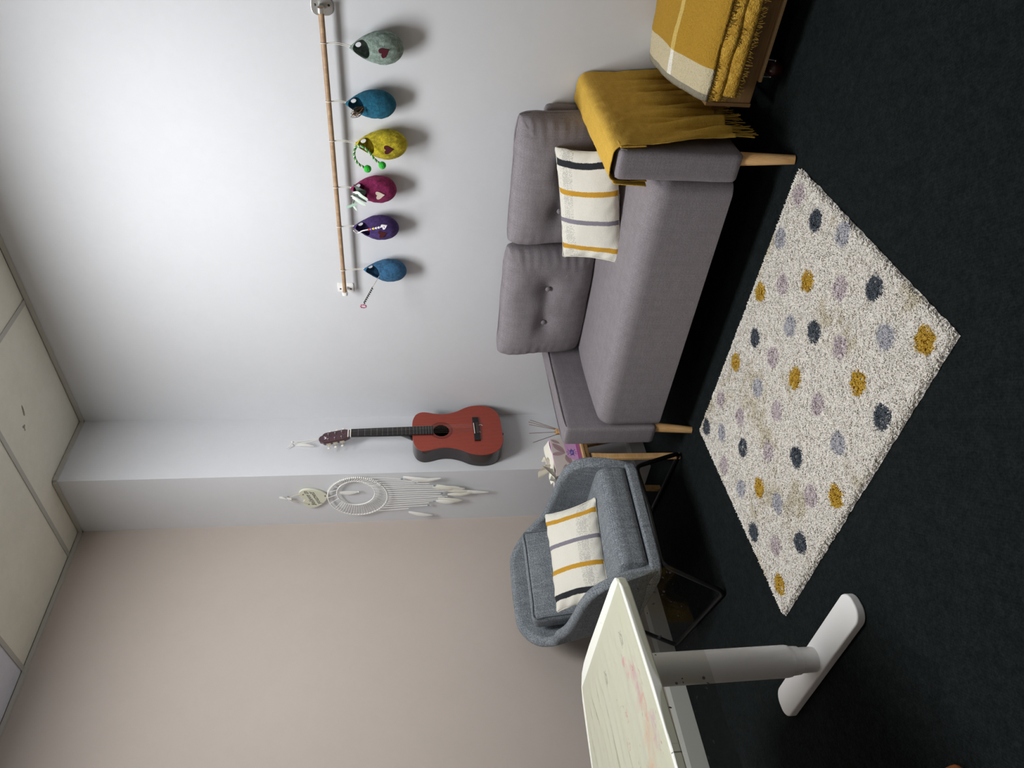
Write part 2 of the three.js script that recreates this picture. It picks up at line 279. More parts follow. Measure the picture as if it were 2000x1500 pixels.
// loose back cushions with two covered buttons each
function backCushion(zc, w, h, yc, buttons, tilt, turn, roll, label, seed) {
  const g = thing('back_cushion', label, 'cushion', [2.72, yc, zc]);
  g.rotation.set(0, -PI / 2 + turn, 0); 
  const rot = new THREE.Matrix4().makeRotationFromEuler(new THREE.Euler(tilt, 0, roll));
  const t = 0.185;
  const body = pillow(w, h, t, 64, { boxy: 5, pow: 0.42, pinch: 0.015, corner: 0.05, push: (v, cx, cy, s, k) => {
    for (const [bx, by] of buttons) { const d = Math.hypot((v.x - bx) / 1.25, v.y - by); v.z -= s * 0.022 * Math.exp(-d * d / 0.003); }
    const [b0, b1] = buttons; if (s > 0) { const dy = v.y - (b0[1] + b1[1]) / 2; v.z -= 0.007 * Math.exp(-dy * dy / 0.0008) * smooth(min(b0[0], b1[0]) - 0.05, min(b0[0], b1[0]), v.x) * (1 - smooth(max(b0[0], b1[0]), max(b0[0], b1[0]) + 0.05, v.x)); }
    const e = max(abs(cx), abs(cy)); const gather = sin(((abs(cx) > abs(cy) ? v.y : v.x) + 0.01 * n3(v.x * 9, v.y * 9, seed)) * 150 + seed);
    v.z += s * 0.0022 * smooth(0.6, 0.93, e) * (1 - smooth(0.96, 1, e)) * gather * clamp(n3(v.x * 7, v.y * 7, seed) + 0.5, 0, 1.2);
    v.z += s * 0.008 * fbm(v.x * 4, v.y * 4, seed + s); v.x += 0.006 * n3(v.y * 8, seed, 2); v.y += 0.005 * n3(v.x * 8, seed, 5);
  } });
  body.applyMatrix4(rot); const uv = body.attributes.uv; for (let i = 0; i < uv.count; i++) uv.setXY(i, uv.getX(i) * w, uv.getY(i) * h);
  mesh('cover', body, M.sofa, g);
  for (const [bx, by] of buttons) { const b = new THREE.SphereGeometry(0.0125, 18, 10); b.scale(1, 1, 0.5); b.translate(bx, by, t / 2 - 0.0215); b.applyMatrix4(rot); mesh('button', soft(b), M.sofa, g); }
  const pipe = []; for (let i = 0; i < 80; i++) { const a = i / 80 * 2 * PI, q = (x) => Math.sign(x) * pow(abs(x), 0.28); pipe.push(V(w / 2 * q(cos(a)) * 0.985, h / 2 * q(sin(a)) * 0.985, 0)); }
  const pg = tube(pipe, 0.0035, 200, 6, true); pg.applyMatrix4(rot); mesh('piping', pg, M.sofa, g);
  return g;
}
backCushion(-1.958, 0.625, 0.43, 0.66, [[-0.085, 0.012], [0.105, 0.012]], 0.1, 0.0, 0.0, 'mauve grey back cushion at the guitar end of the sofa', 3);
backCushion(-1.352, 0.575, 0.43, 0.66, [[-0.105, 0.012], [0.075, 0.012]], 0.1, 0.02, 0.0, 'mauve grey back cushion behind the striped pillow, near the mustard throw', 8);

// ------------------------------------------------------------------ striped pillows
const stripeTex = canvasTex(1024, 640, (c, w, h) => {
  const R = rng(5); c.fillStyle = '#e6e2d6'; c.fillRect(0, 0, w, h);
  for (let i = 0; i < 26000; i++) { c.fillStyle = `rgba(${R() < 0.5 ? '120,112,98' : '255,252,244'},${0.05 + 0.07 * R()})`; c.fillRect(R() * w, R() * h, 2 + 5 * R(), 1.5); }
  for (let y = 0; y < h; y += 4) { c.fillStyle = 'rgba(120,110,96,0.07)'; c.fillRect(0, y, w, 1.5); }
  const band = (x, bw, col) => { c.fillStyle = col; for (let y = 0; y < h; y += 3) c.fillRect(x + (R() - 0.5) * 5, y, bw + (R() - 0.5) * 4, 3); for (let i = 0; i < 1500; i++) { c.fillStyle = `rgba(0,0,0,${0.1 * R()})`; c.fillRect(x + R() * bw, R() * h, 2, 5); } };
  // grey hatching along one long side: small dashes that thin out
  for (const [y0, y1, dens] of [[92, 150, 0.82], [150, 205, 0.55], [50, 92, 0.2]]) for (let x = 0; x < w; x += 7) for (let y = y0; y < y1; y += 7) if (R() < dens * (0.6 + 0.5 * abs(sin(x * 0.018)))) { c.fillStyle = `rgba(78,78,84,${0.5 + 0.4 * R()})`; c.fillRect(x + R() * 3, y + R() * 2, 2.6, 5.5); }
  band(96, 50, '#c9962c'); band(372, 44, '#85808a'); band(640, 46, '#c9962c'); band(884, 56, '#22242a');
});
const stripeMat = std({ map: stripeTex, bumpMap: (() => { const b = bumpWeave.clone(); b.repeat.set(3, 2); return b; })(), bumpScale: 0.0012, roughness: 0.95 });
function stripedPillow(label, w, h, t, seed) {
  const g = thing('striped_pillow', label, 'pillow', [0, 0, 0], 'striped lumbar pillows');
  const body = pillow(w, h, t, 48, { boxy: 2.6, pow: 0.55, pinch: 0.05, push: (v, cx, cy, s) => { v.z += s * 0.006 * fbm(v.x * 6, v.y * 6, seed); const e = max(abs(cx), abs(cy)); v.z += s * 0.003 * smooth(0.6, 0.95, e) * sin((v.x + v.y) * 90 + seed); v.y += 0.008 * n3(v.x * 7, seed, 1) * abs(cy); v.x += 0.007 * n3(v.y * 9, seed, 3) * abs(cx); } });
  mesh('cover', body, stripeMat, g);
  const pts = []; for (let i = 0; i <= 60; i++) { const a = i / 60; const P = a < 0.25 ? [-1 + 8 * a, -1] : a < 0.5 ? [1, -1 + 8 * (a - 0.25)] : a < 0.75 ? [1 - 8 * (a - 0.5), 1] : [-1, 1 - 8 * (a - 0.75)]; pts.push(V(w / 2 * P[0] * (1 - 0.05 * (1 - P[1] * P[1])), h / 2 * P[1] * (1 - 0.05 * (1 - P[0] * P[0])), 0)); }
  pts.pop(); mesh('edge_seam', tube(pts, 0.0022, 160, 6, true), std({ color: 0xddd8ca, roughness: 0.95 }), g);
  return g;
}
function orient(o, right, up, centre) { const r = right.clone().normalize(), n = r.clone().cross(up).normalize(), u = n.clone().cross(r); o.quaternion.setFromRotationMatrix(new THREE.Matrix4().makeBasis(r, u, n)); o.position.copy(centre); }
{
  const a = stripedPillow('cream pillow striped mustard, grey and black, leaning on the sofa', 0.45, 0.265, 0.1, 2);
  orient(a, V(0.09, 0.075, 0.43).negate().multiplyScalar(-1), V(0.17, 0.22, 0), V(2.5, 0.583, -1.352));
  const b = stripedPillow('cream pillow striped mustard, grey and black, propped in the armchair', 0.45, 0.29, 0.105, 6);
  orient(b, V(-0.405, -0.01, -0.14), V(-0.11, -0.19, 0.18), V(1.795, 0.556, -2.705));
}
// ------------------------------------------------------------------ mustard throw over the sofa arm
const mustard = phys({ map: weave(90, [186, 144, 44], [232, 190, 86], 0.2, 512, 1.3), bumpMap: bumpWeave, bumpScale: 0.0012, roughness: 1, sheen: 0.3, sheenRoughness: 0.7, sheenColor: new THREE.Color(0xb58a35) });
{
  const t = thing('throw_blanket', 'thin mustard throw draped over the sofa armrest, fringe hanging', 'throw');
  const X0 = 2.196, X1 = 2.874, top = 0.612, zi = -1.09, zo = -0.962;
  // path across the arm: up the inner face, over the top, down the outer face
  const path = [[zi - 0.002, 0.475], [zi - 0.002, 0.585], [zi + 0.012, top], [zi + 0.06, top + 0.004], [zo - 0.018, top - 0.001], [zo, 0.585], [zo + 0.004, 0.5], [zo + 0.004, 0.36], [zo + 0.004, 0.19]].map(([z, y]) => V(0, y, z));
  const crv = new THREE.CatmullRomCurve3(path, false, 'centripetal');
  const f = (u, v) => {                                  // u along the arm, v across it
    const p = crv.getPointAt(v), hang = smooth(0.42, 1, v), x = mix(X0 + 0.018 * hang + 0.03 * smooth(0.6, 1, v) + 0.012 * smooth(0.3, 0, v), X1 - 0.012, u);
    const fold = sin(u * 34 + 2.2 * n3(u * 5, v * 2, 1)) * 0.5 + 0.6 * n3(u * 11, v * 2.2, 7) + 0.35 * sin(u * 71 + 3 * n3(u * 4, v, 3));
    p.z += hang * (0.016 + 0.024 * fold * smooth(0.4, 0.7, v)) + (1 - hang) * 0.003 * fbm(u * 14, v * 14, 2) + 0.0035 * hang * fbm(u * 22, v * 6, 12);
    p.x = x + 0.006 * hang * n3(u * 6, v * 4, 5); p.y += (1 - smooth(0.3, 0.6, v)) * 0.003 * (1 + fbm(u * 7, v * 9, 9)) + hang * 0.01 * n3(u * 4, 0, 4) * smooth(0.8, 1, v);
    return p;
  };
  mesh('cloth', sheet(f, 150, 110, 0.004, 0.67, 0.72), mustard, t);
  // second layer showing at the front under the first, and along the inner edge
  mesh('under_layer', sheet((u, v) => V(mix(2.189, 2.24, u), mix(0.6, 0.512, v), zo - 0.004 + 0.006 * v), 6, 16, 0.004, 0.05, 0.1), mustard, t);
  mesh('inner_fold', sheet((u, v) => V(mix(2.185, 2.29, u), mix(0.6, 0.485 - 0.012 * u, v), zi - 0.004 - 0.005 * v), 10, 12, 0.004, 0.1, 0.1), mustard, t);
  // fringe: bundles of thread
  const R = rng(44), strands = [];
  for (let i = 0; i < 150; i++) { const u = (i + R() * 0.8) / 150, a = f(u, 1), L = 0.05 + 0.022 * R() + (u < 0.1 ? 0.01 : 0), k = (R() - 0.5) * 0.02; strands.push(tube([a, a.clone().add(V(k * 0.3, -L * 0.5, 0.004 * (R() - 0.5))), a.clone().add(V(k, -L, 0.012 * (R() - 0.5)))], 0.0013 + 0.0008 * R(), 5, 4)); }
  mesh('fringe', merge(strands), mustard, t).userData.kind = 'stuff';
}
// ------------------------------------------------------------------ wooden box on castors with a folded blanket
const BX0 = 2.398, BX1 = 2.858, BZ0 = -0.897, BZ1 = -0.05, BY0 = 0.096, BY1 = 0.262;
{
  const b = thing('storage_box', 'low open wooden box on dark castors under the folded mustard blanket', 'box');
  const oakZ = M.oakDark, w = 0.014;
  mesh('side_panel', rbox(BX1 - BX0, BY1 - BY0, w, 0.002, (BX0 + BX1) / 2, (BY0 + BY1) / 2, BZ0 + w / 2, 1), oakZ, b);
  mesh('side_panel', rbox(BX1 - BX0, BY1 - BY0, w, 0.002, (BX0 + BX1) / 2, (BY0 + BY1) / 2, BZ1 - w / 2, 1), oakZ, b);
  const fp = rbox(w, BY1 - BY0 - 0.004, BZ1 - BZ0 - 2 * w, 0.002, BX0 + w / 2 + 0.004, (BY0 + BY1) / 2, (BZ0 + BZ1) / 2, 1); mesh('front_panel', uvBox(fp, true), oakZ, b);
  mesh('back_panel', rbox(w, BY1 - BY0 - 0.004, BZ1 - BZ0 - 2 * w, 0.002, BX1 - w / 2, (BY0 + BY1) / 2, (BZ0 + BZ1) / 2, 1), oakZ, b);
  mesh('bottom_panel', rbox(BX1 - BX0 + 0.004, 0.011, BZ1 - BZ0 - 0.12, 0.002, (BX0 + BX1) / 2 - 0.004, BY0 - 0.0055, (BZ0 + BZ1) / 2 + 0.03, 1), M.ply, b);
  const wheel = phys({ color: 0x3a1714, roughness: 0.3 });
  for (const [x, z] of [[2.445, -0.775], [2.445, -0.17], [2.81, -0.775], [2.81, -0.17]]) {
    const c = new THREE.Mesh(uvBox(box(0.045, 0.003, 0.04, 0, 0.0838, 0)), M.steel); c.name = 'castor'; c.position.set(x, 0, z); c.castShadow = c.receiveShadow = true; b.add(c);
    const ball = new THREE.SphereGeometry(0.034, 24, 16); ball.scale(1, 1, 0.72); ball.translate(-0.006, 0.0345, 0); mesh('wheel', soft(ball), wheel, c);
    mesh('fork', merge([tube([V(0.002, 0.084, -0.02), V(-0.002, 0.06, -0.028), V(-0.006, 0.036, -0.027)], 0.0022, 10, 6), tube([V(0.002, 0.084, 0.02), V(-0.002, 0.06, 0.028), V(-0.006, 0.036, 0.027)], 0.0022, 10, 6), rod(V(-0.006, 0.036, -0.029), V(-0.006, 0.036, 0.029), 0.003)]), M.steel, c);
  }
}
{
  const plaid = canvasTex(1024, 768, (c, w, h) => {
    const R = rng(9); c.fillStyle = '#b08728'; c.fillRect(0, 0, w, h);
    const px = (m) => m / 0.84 * w, py = (m) => m / 0.6 * h;
    c.fillStyle = '#cbbf9f'; c.fillRect(0, 0, px(0.105), h);                                      // cream end block
    c.fillStyle = '#d2b667'; c.fillRect(px(0.105), py(0.36), w, py(0.024)); c.fillStyle = '#efece3'; c.fillRect(0, py(0.36), px(0.105), py(0.024));
    c.fillStyle = '#8b8676'; c.fillRect(0, 0, px(0.022), h);
    for (let i = 0; i < 60000; i++) { c.fillStyle = `rgba(${R() < 0.45 ? '70,48,10' : R() < 0.5 ? '236,196,96' : '150,108,30'},${0.06 + 0.12 * R()})`; c.fillRect(R() * w, R() * h, 1 + 3 * R(), 1 + 2 * R()); }
  });
  const plaidMat = phys({ map: plaid, bumpMap: (() => { const q = bumpFelt.clone(); q.repeat.set(6, 5); return q; })(), bumpScale: 0.003, roughness: 1, sheen: 0.3, sheenRoughness: 0.7, sheenColor: new THREE.Color(0x9a7b35) });
  const woolly = phys({ map: mottled(95, [176, 132, 38], [226, 182, 78], 0.1), bumpMap: bumpFelt, bumpScale: 0.003, roughness: 1, sheen: 0.3, sheenRoughness: 0.7, sheenColor: new THREE.Color(0x9a7b35) });
  const t = thing('folded_blanket', 'thick folded mustard wool blanket with a pale stripe on the wooden box', 'blanket');
  const Z0 = -0.868, Z1 = -0.03, R = rng(77);
  // top fold: rises to the back, rolls over the front edge of the box
  const prof = (pts) => new THREE.CatmullRomCurve3(pts.map(([x, y]) => V(x, y, 0)), false, 'centripetal');
  const layer = (name, pts, thick, z0, mat, seed, nv, rag, su = 0.84, sv = 0.6) => {
    const c = prof(pts), f = (u, v) => { const p = c.getPointAt(v); p.z = mix(z0, Z1, u) + rag * n3(v * 5, seed, 3); const k = 0.008 * fbm(u * 5, v * 4, seed); p.y += k * (1 - smooth(0.6, 1, v)) - 0.018 * pow(1 - u, 10) * (1 - v); p.x -= 0.006 * smooth(0.5, 1, v) * (1 + n3(u * 9, v * 3, seed)); return p; };
    const g = sheet(f, 90, nv, thick, su, sv), uv = g.attributes.uv; if (mat === plaidMat) for (let i = 0; i < uv.count; i++) uv.setXY(i, uv.getX(i) / su, 1 - uv.getY(i) / sv);
    const m = mesh(name, g, mat, t), strands = [];
    for (let i = 0; i < 210; i++) { const u = (i + R()) / 210, a = f(u, 1), L = 0.012 + 0.012 * R(), k = (R() - 0.5) * 0.012; a.x -= thick * 0.3 * R(); strands.push(tube([a, a.clone().add(V(-0.006 * R(), -L * 0.5, k)), a.clone().add(V(0.004 - 0.014 * R(), -L, k + (R() - 0.5) * 0.014))], 0.0011 + 0.0006 * R(), 5, 4)); }
    mesh('fringe', merge(strands), woolly, m).userData.kind = 'stuff'; return f;
  };
  layer('lower_fold', [[2.84, 0.285], [2.6, 0.285], [2.43, 0.278], [2.382, 0.258], [2.352, 0.218], [2.346, 0.19]], 0.012, -0.845, woolly, 5, 40, 0.012);
  layer('middle_fold', [[2.84, 0.312], [2.6, 0.315], [2.43, 0.303], [2.388, 0.283], [2.362, 0.252], [2.357, 0.232]], 0.014, -0.86, woolly, 3, 40, 0.008);
  layer('top_fold', [[2.852, 0.3], [2.85, 0.345], [2.8, 0.372], [2.7, 0.378], [2.55, 0.358], [2.44, 0.318], [2.385, 0.293], [2.367, 0.273]], 0.016, Z0, plaidMat, 1, 60, 0.004);
  const core = softBox(0.44, 0.07, 0.8, 0.03, [16, 8, 30], (v) => { v.y += 0.022 * smooth(-0.2, 0.1, v.x) * (v.y > 0 ? 1 : 0) - (v.y > 0 ? 0.025 * smooth(-0.1, -0.22, v.x) : 0); }); core.translate(2.628, 0.297, -0.445); mesh('inner_folds', core, woolly, t);
}
// ------------------------------------------------------------------ spotted rug
{
  const C = [V(2.097, 0, -0.973), V(1.188, 0, -0.952), V(1.158, 0, -2.178), V(2.095, 0, -2.222)], at = (s, t) => C[0].clone().multiplyScalar((1 - s) * (1 - t)).addScaledVector(C[1], s * (1 - t)).addScaledVector(C[2], s * t).addScaledVector(C[3], (1 - s) * t);
  const rug = thing('spotted_rug', 'cream shaggy rug with yellow, slate, pink and lilac spots', 'rug');
  const edge = (s, t) => smooth(0, 0.014, min(s, 1 - s) * 0.92) * smooth(0, 0.014, min(t, 1 - t) * 1.24);
  const cream = [238, 233, 225], soil = wrapNoise(300, 9), soil2 = wrapNoise(301, 40);
  const tone = (s, t) => { const k = smooth(0.62, 0.85, soil(s * 0.7, t) * 0.7 + soil2(s, t) * 0.3); return k; };
  // woven base
  const g = new THREE.PlaneGeometry(1, 1, 92, 124), p = g.attributes.position, uv = g.attributes.uv;
  for (let i = 0; i < p.count; i++) { const s = uv.getX(i), t = uv.getY(i), q = at(s, t); q.y = 0.0015 + edge(s, t) * (0.0125 + 0.003 * fbm(q.x * 30, q.z * 30, 2)); const w = 0.004 * n3(q.x * 40, q.z * 40, 1) * (1 - edge(s, t)); p.setXYZ(i, q.x + w, q.y, q.z + w); uv.setXY(i, q.x, q.z); }
  g.computeVertexNormals();
  const rugMap = mottled(305, [218, 212, 203], [236, 231, 223], 0.25, 256, [20, 60, 128]);
  mesh('backing', g, std({ map: rugMap, bumpMap: bumpFelt, bumpScale: 0.005, roughness: 1 }), rug);
  // a tuft: a few bent blades of yarn
  const blade = (len, wd, lean, ang) => { const d = V(cos(ang), 0, sin(ang)), sd = V(-sin(ang), 0, cos(ang)), pts = [], idx = []; for (let k = 0; k <= 2; k++) { const t = k / 2, c = d.clone().multiplyScalar(lean * t * t).add(V(0, len * (t - 0.25 * t * t), 0)), w = wd * (1 - 0.55 * t) / 2; for (const s of [-1, 1]) { const q = c.clone().addScaledVector(sd, s * w); pts.push(q.x, q.y, q.z); } } for (let k = 0; k < 2; k++) { const a = k * 2; idx.push(a, a + 1, a + 3, a, a + 3, a + 2); } const b = new THREE.BufferGeometry(); b.setAttribute('position', new THREE.Float32BufferAttribute(pts, 3)); b.setIndex(idx); b.computeVertexNormals(); return b.toNonIndexed(); };
  const tuft = mergeGeometries([0, 1, 2, 3].map((k) => blade(0.008 + 0.001 * k, 0.0048, 0.004 + 0.0015 * k, k * 1.7 + 0.4)));
  const yarn = std({ color: 0xffffff, roughness: 1 });
  const dots = [['p', 2.031, -1.035], ['d', 1.887, -1.047], ['l', 1.731, -1.007], ['l', 2.039, -1.204], ['y', 1.799, -1.216], ['p', 1.921, -1.316], ['p', 1.636, -1.132], ['d', 1.505, -1.040], ['y', 2.033, -1.426], ['l', 1.786, -1.392], ['d', 1.659, -1.315], ['d', 1.952, -1.577], ['l', 1.379, -1.112], ['y', 1.256, -1.023], ['p', 1.521, -1.264], ['p', 1.806, -1.547], ['y', 2.015, -1.749], ['y', 1.645, -1.502], ['y', 1.384, -1.284], ['l', 1.815, -1.702], ['p', 2.016, -1.955], ['p', 1.491, -1.474], ['d', 1.243, -1.283], ['p', 1.658, -1.669], ['p', 1.846, -1.886], ['d', 2.041, -2.146], ['l', 1.917, -2.051], ['l', 1.335, -1.485], ['d', 1.749, -1.957], ['p', 1.606, -1.822], ['d', 1.463, -1.692], ['p', 1.815, -2.138], ['l', 1.654, -2.090], ['y', 1.561, -1.970], ['p', 1.324, -1.723], ['y', 1.234, -1.613], ['l', 1.441, -1.909], ['d', 1.478, -2.130], ['d', 1.260, -1.887], ['p', 1.347, -2.031], ['y', 1.240, -2.109]];
  const R = rng(60), dr = 0.0365, N = 80000, inst = new THREE.InstancedMesh(tuft, yarn, N), m4 = new THREE.Matrix4(), qt = new THREE.Quaternion(), col = new THREE.Color(); let n = 0;
  for (let i = 0; i < N; i++) {
    const s = 0.004 + 0.992 * R(), t = 0.003 + 0.994 * R(), q = at(s, t); if (dots.some(([, x, z]) => Math.hypot(q.x - x, q.z - z) < dr - 0.001)) continue;
    const e = edge(s, t); qt.setFromEuler(new THREE.Euler((R() - 0.5) * 0.9, R() * 6.28, (R() - 0.5) * 0.9)); const sc = 0.68 + 0.36 * R();
    m4.compose(V(q.x, 0.001 + e * 0.0095, q.z), qt, V(sc, sc, sc)); inst.setMatrixAt(n, m4);
    const k = tone(s, t), b = 0.97 + 0.08 * R(); col.setRGB(mix(cream[0], 218, k) / 255 * b, mix(cream[1], 209, k) / 255 * b, mix(cream[2], 190, k) / 255 * b, THREE.SRGBColorSpace); inst.setColorAt(n, col); n++;
  }
  inst.count = n; inst.name = 'pile'; inst.userData.kind = 'stuff'; inst.castShadow = inst.receiveShadow = true; rug.add(inst);
  const dye = { y: [204, 166, 62], d: [86, 93, 102], p: [214, 201, 203], l: [193, 192, 198] }, names = { y: 'mustard yellow spot', d: 'dark slate spot', p: 'pale pink spot', l: 'pale lilac grey spot' };
  const dotMat = Object.fromEntries(Object.entries(dye).map(([k, c]) => [k, std({ map: mottled(310 + c[0], c.map((v) => v * 0.86), c.map((v) => min(255, v * 1.1)), 0.03, 128, [8, 16, 32]), roughness: 1 })]));
  for (const [k, x, z] of dots) {
    const list = [], wob = R() * 6;
    for (let i = 0; i < 240; i++) { const a = R() * 6.283, rr = sqrt(R()) * dr * (1 + 0.07 * sin(a * 3 + wob) + 0.05 * sin(a * 7 + wob)), b = tuft.clone(); b.applyMatrix4(m4.compose(V(x + rr * cos(a), 0.0115, z + rr * sin(a)), qt.setFromEuler(new THREE.Euler((R() - 0.5) * 0.9, R() * 6.28, (R() - 0.5) * 0.9)), V(1, 1, 1).multiplyScalar(0.7 + 0.3 * R()))); list.push(b); }
    const disc = new THREE.CircleGeometry(dr * 0.98, 22); disc.rotateX(-PI / 2); disc.translate(x, 0.0145, z); const dd = disc.toNonIndexed(); dd.deleteAttribute('uv'); list.push(dd);
    const gm = mergeGeometries(list); mesh('spot', uvBox(gm), dotMat[k], rug).userData.label = names[k];
  }
}
// ------------------------------------------------------------------ armchair
{
  const TH = 0.09, cx = 1.852, cz = -2.79;
  const c = thing('armchair', 'blue grey tweed tub armchair on bent black metal legs', 'armchair', [cx, 0, cz]); c.rotation.y = -TH;
  // shell wall: a U in plan, swept as a padded section whose height changes along it
  const plan = [[0.318, 0.352, 0.30], [0.332, 0.347, 0.37], [0.340, 0.335, 0.45], [0.345, 0.305, 0.525], [0.348, 0.25, 0.572], [0.35, 0.16, 0.598], [0.35, 0.03, 0.61], [0.345, -0.11, 0.628], [0.325, -0.215, 0.665], [0.275, -0.29, 0.735], [0.185, -0.325, 0.792], [0.09, -0.338, 0.798]];
  const pts = [...plan.map(([x, z, y]) => [x * 0.95, z, y]), [0, -0.34, 0.8], ...plan.slice().reverse().map(([x, z, y]) => [-x * 0.95, z, y])];
  const pc = new THREE.CatmullRomCurve3(pts.map(([x, z, y]) => V(x, y, z)), false, 'centripetal'), loops = [], NP = 110;
  for (let i = 0; i <= NP; i++) {
    const t = i / NP, p = pc.getPointAt(t), d = pc.getTangentAt(t); d.y = 0; d.normalize(); const out = V(-d.z, 0, d.x); if (out.x * p.x + out.z * (p.z + 0.001) < 0 && abs(p.x) > 0.3 && p.z < 0.3) out.negate();
    const o2 = V(p.x / 0.35, 0, (p.z - 0.1) / 0.44); if (p.z > 0.1) o2.set(Math.sign(p.x), 0, 0.25 * smooth(0.25, 0.35, p.z)); o2.normalize();
    const top = p.y, bot = 0.285, th = 0.05, H = top - bot, loop = [], flare = (y) => -0.045 * pow(1 - clamp((y - bot) / 0.3, 0, 1), 2) + (top > 0.66 ? 0.05 * smooth(0.45, 0.8, y) : 0.008 * smooth(0.4, 0.6, y));
    const r = min(th / 2, H * 0.45), push = (y, off) => { const q = V(p.x, y, p.z).addScaledVector(o2, flare(y) + off); loop.push(q); };
    for (let k = 0; k <= 9; k++) push(mix(bot, top - r, k / 9), 0);
    for (let k = 1; k < 8; k++) { const a = k / 8 * PI; push(top - r + r * sin(a), -th / 2 + th / 2 * cos(a)); }
    for (let k = 0; k <= 9; k++) push(mix(top - r, bot, k / 9), -th);
    loops.push(loop);
  }
  mesh('shell', soft(loft(loops)), M.chair, c);
  const ps = new THREE.Shape(); ps.moveTo(-0.24, -0.3); ps.lineTo(0.24, -0.3); ps.quadraticCurveTo(0.3, -0.3, 0.3, -0.2); ps.lineTo(0.312, 0.27); ps.quadraticCurveTo(0.312, 0.345, 0.23, 0.355); ps.lineTo(-0.23, 0.355); ps.quadraticCurveTo(-0.312, 0.345, -0.312, 0.27); ps.lineTo(-0.3, -0.2); ps.quadraticCurveTo(-0.3, -0.3, -0.24, -0.3);
  const pan = extrude(ps, 0.026, 0.012, 12, 5); pan.scale(0.95, 1, 1); pan.rotateX(PI / 2); pan.translate(0, 0.31, 0.004); mesh('base_pan', soft(pan), M.chair, c);
  const seat = softBox(0.56, 0.122, 0.575, 0.035, [40, 12, 40], (v, q) => { if (q[1] > 0) v.y += 0.018 * (1 - q[0] * q[0]) * (1 - q[2] * q[2]) + 0.003 * fbm(v.x * 7, v.z * 7, 4); if (v.z > 0.2) v.x *= 1 - 0.1 * smooth(0.2, 0.28, v.z) * abs(q[0]); });
  seat.translate(0, 0.383, 0.068); mesh('seat_cushion', seat, M.chair, c);
  const bc = softBox(0.47, 0.31, 0.1, 0.03, [36, 30, 10], (v, q) => { v.z += 0.012 * (1 - q[0] * q[0]) * (1 - q[1] * q[1]) * Math.sign(v.z) + 0.002 * fbm(v.x * 8, v.y * 8, 6); });
  bc.rotateX(-0.2); bc.translate(0, 0.588, -0.195); mesh('back_cushion', bc, M.chair, c);
  const seamPts = [[-1, -1], [1, -1], [1, 1], [-1, 1]].map(([a, b]) => V(a * 0.222, b * 0.142, 0.052)); { const full = []; for (let i = 0; i < 4; i++) for (let k = 0; k < 6; k++) full.push(seamPts[i].clone().lerp(seamPts[(i + 1) % 4], k / 6)); const sg = tube(full, 0.003, 120, 6, true); sg.rotateX(-0.2); sg.translate(0, 0.588, -0.195); mesh('seam', sg, M.chair, c); }
  // bent tube frame, set out in the room and turned back into the chair's own axes
  const L = (x, y, z) => V(x - cx, y, z - cz).applyAxisAngle(V(0, 1, 0), TH);
  const r = 0.0105;
  mesh('leg_frame', bar([L(1.85, 0.266, -2.43), L(2.075, 0.266, -2.437), L(2.192, r, -2.483), L(2.275, r, -3.17), L(2.15, 0.275, -3.0), L(1.95, 0.275, -3.0)], r, 0.035), M.blackMetal, c);
  mesh('leg_frame', bar([L(1.85, 0.266, -2.43), L(1.575, 0.266, -2.475), L(1.475, r, -2.543), L(1.6, r, -3.23), L(1.6, 0.275, -3.03), L(1.95, 0.275, -3.0)], r, 0.035), M.blackMetal, c);
}
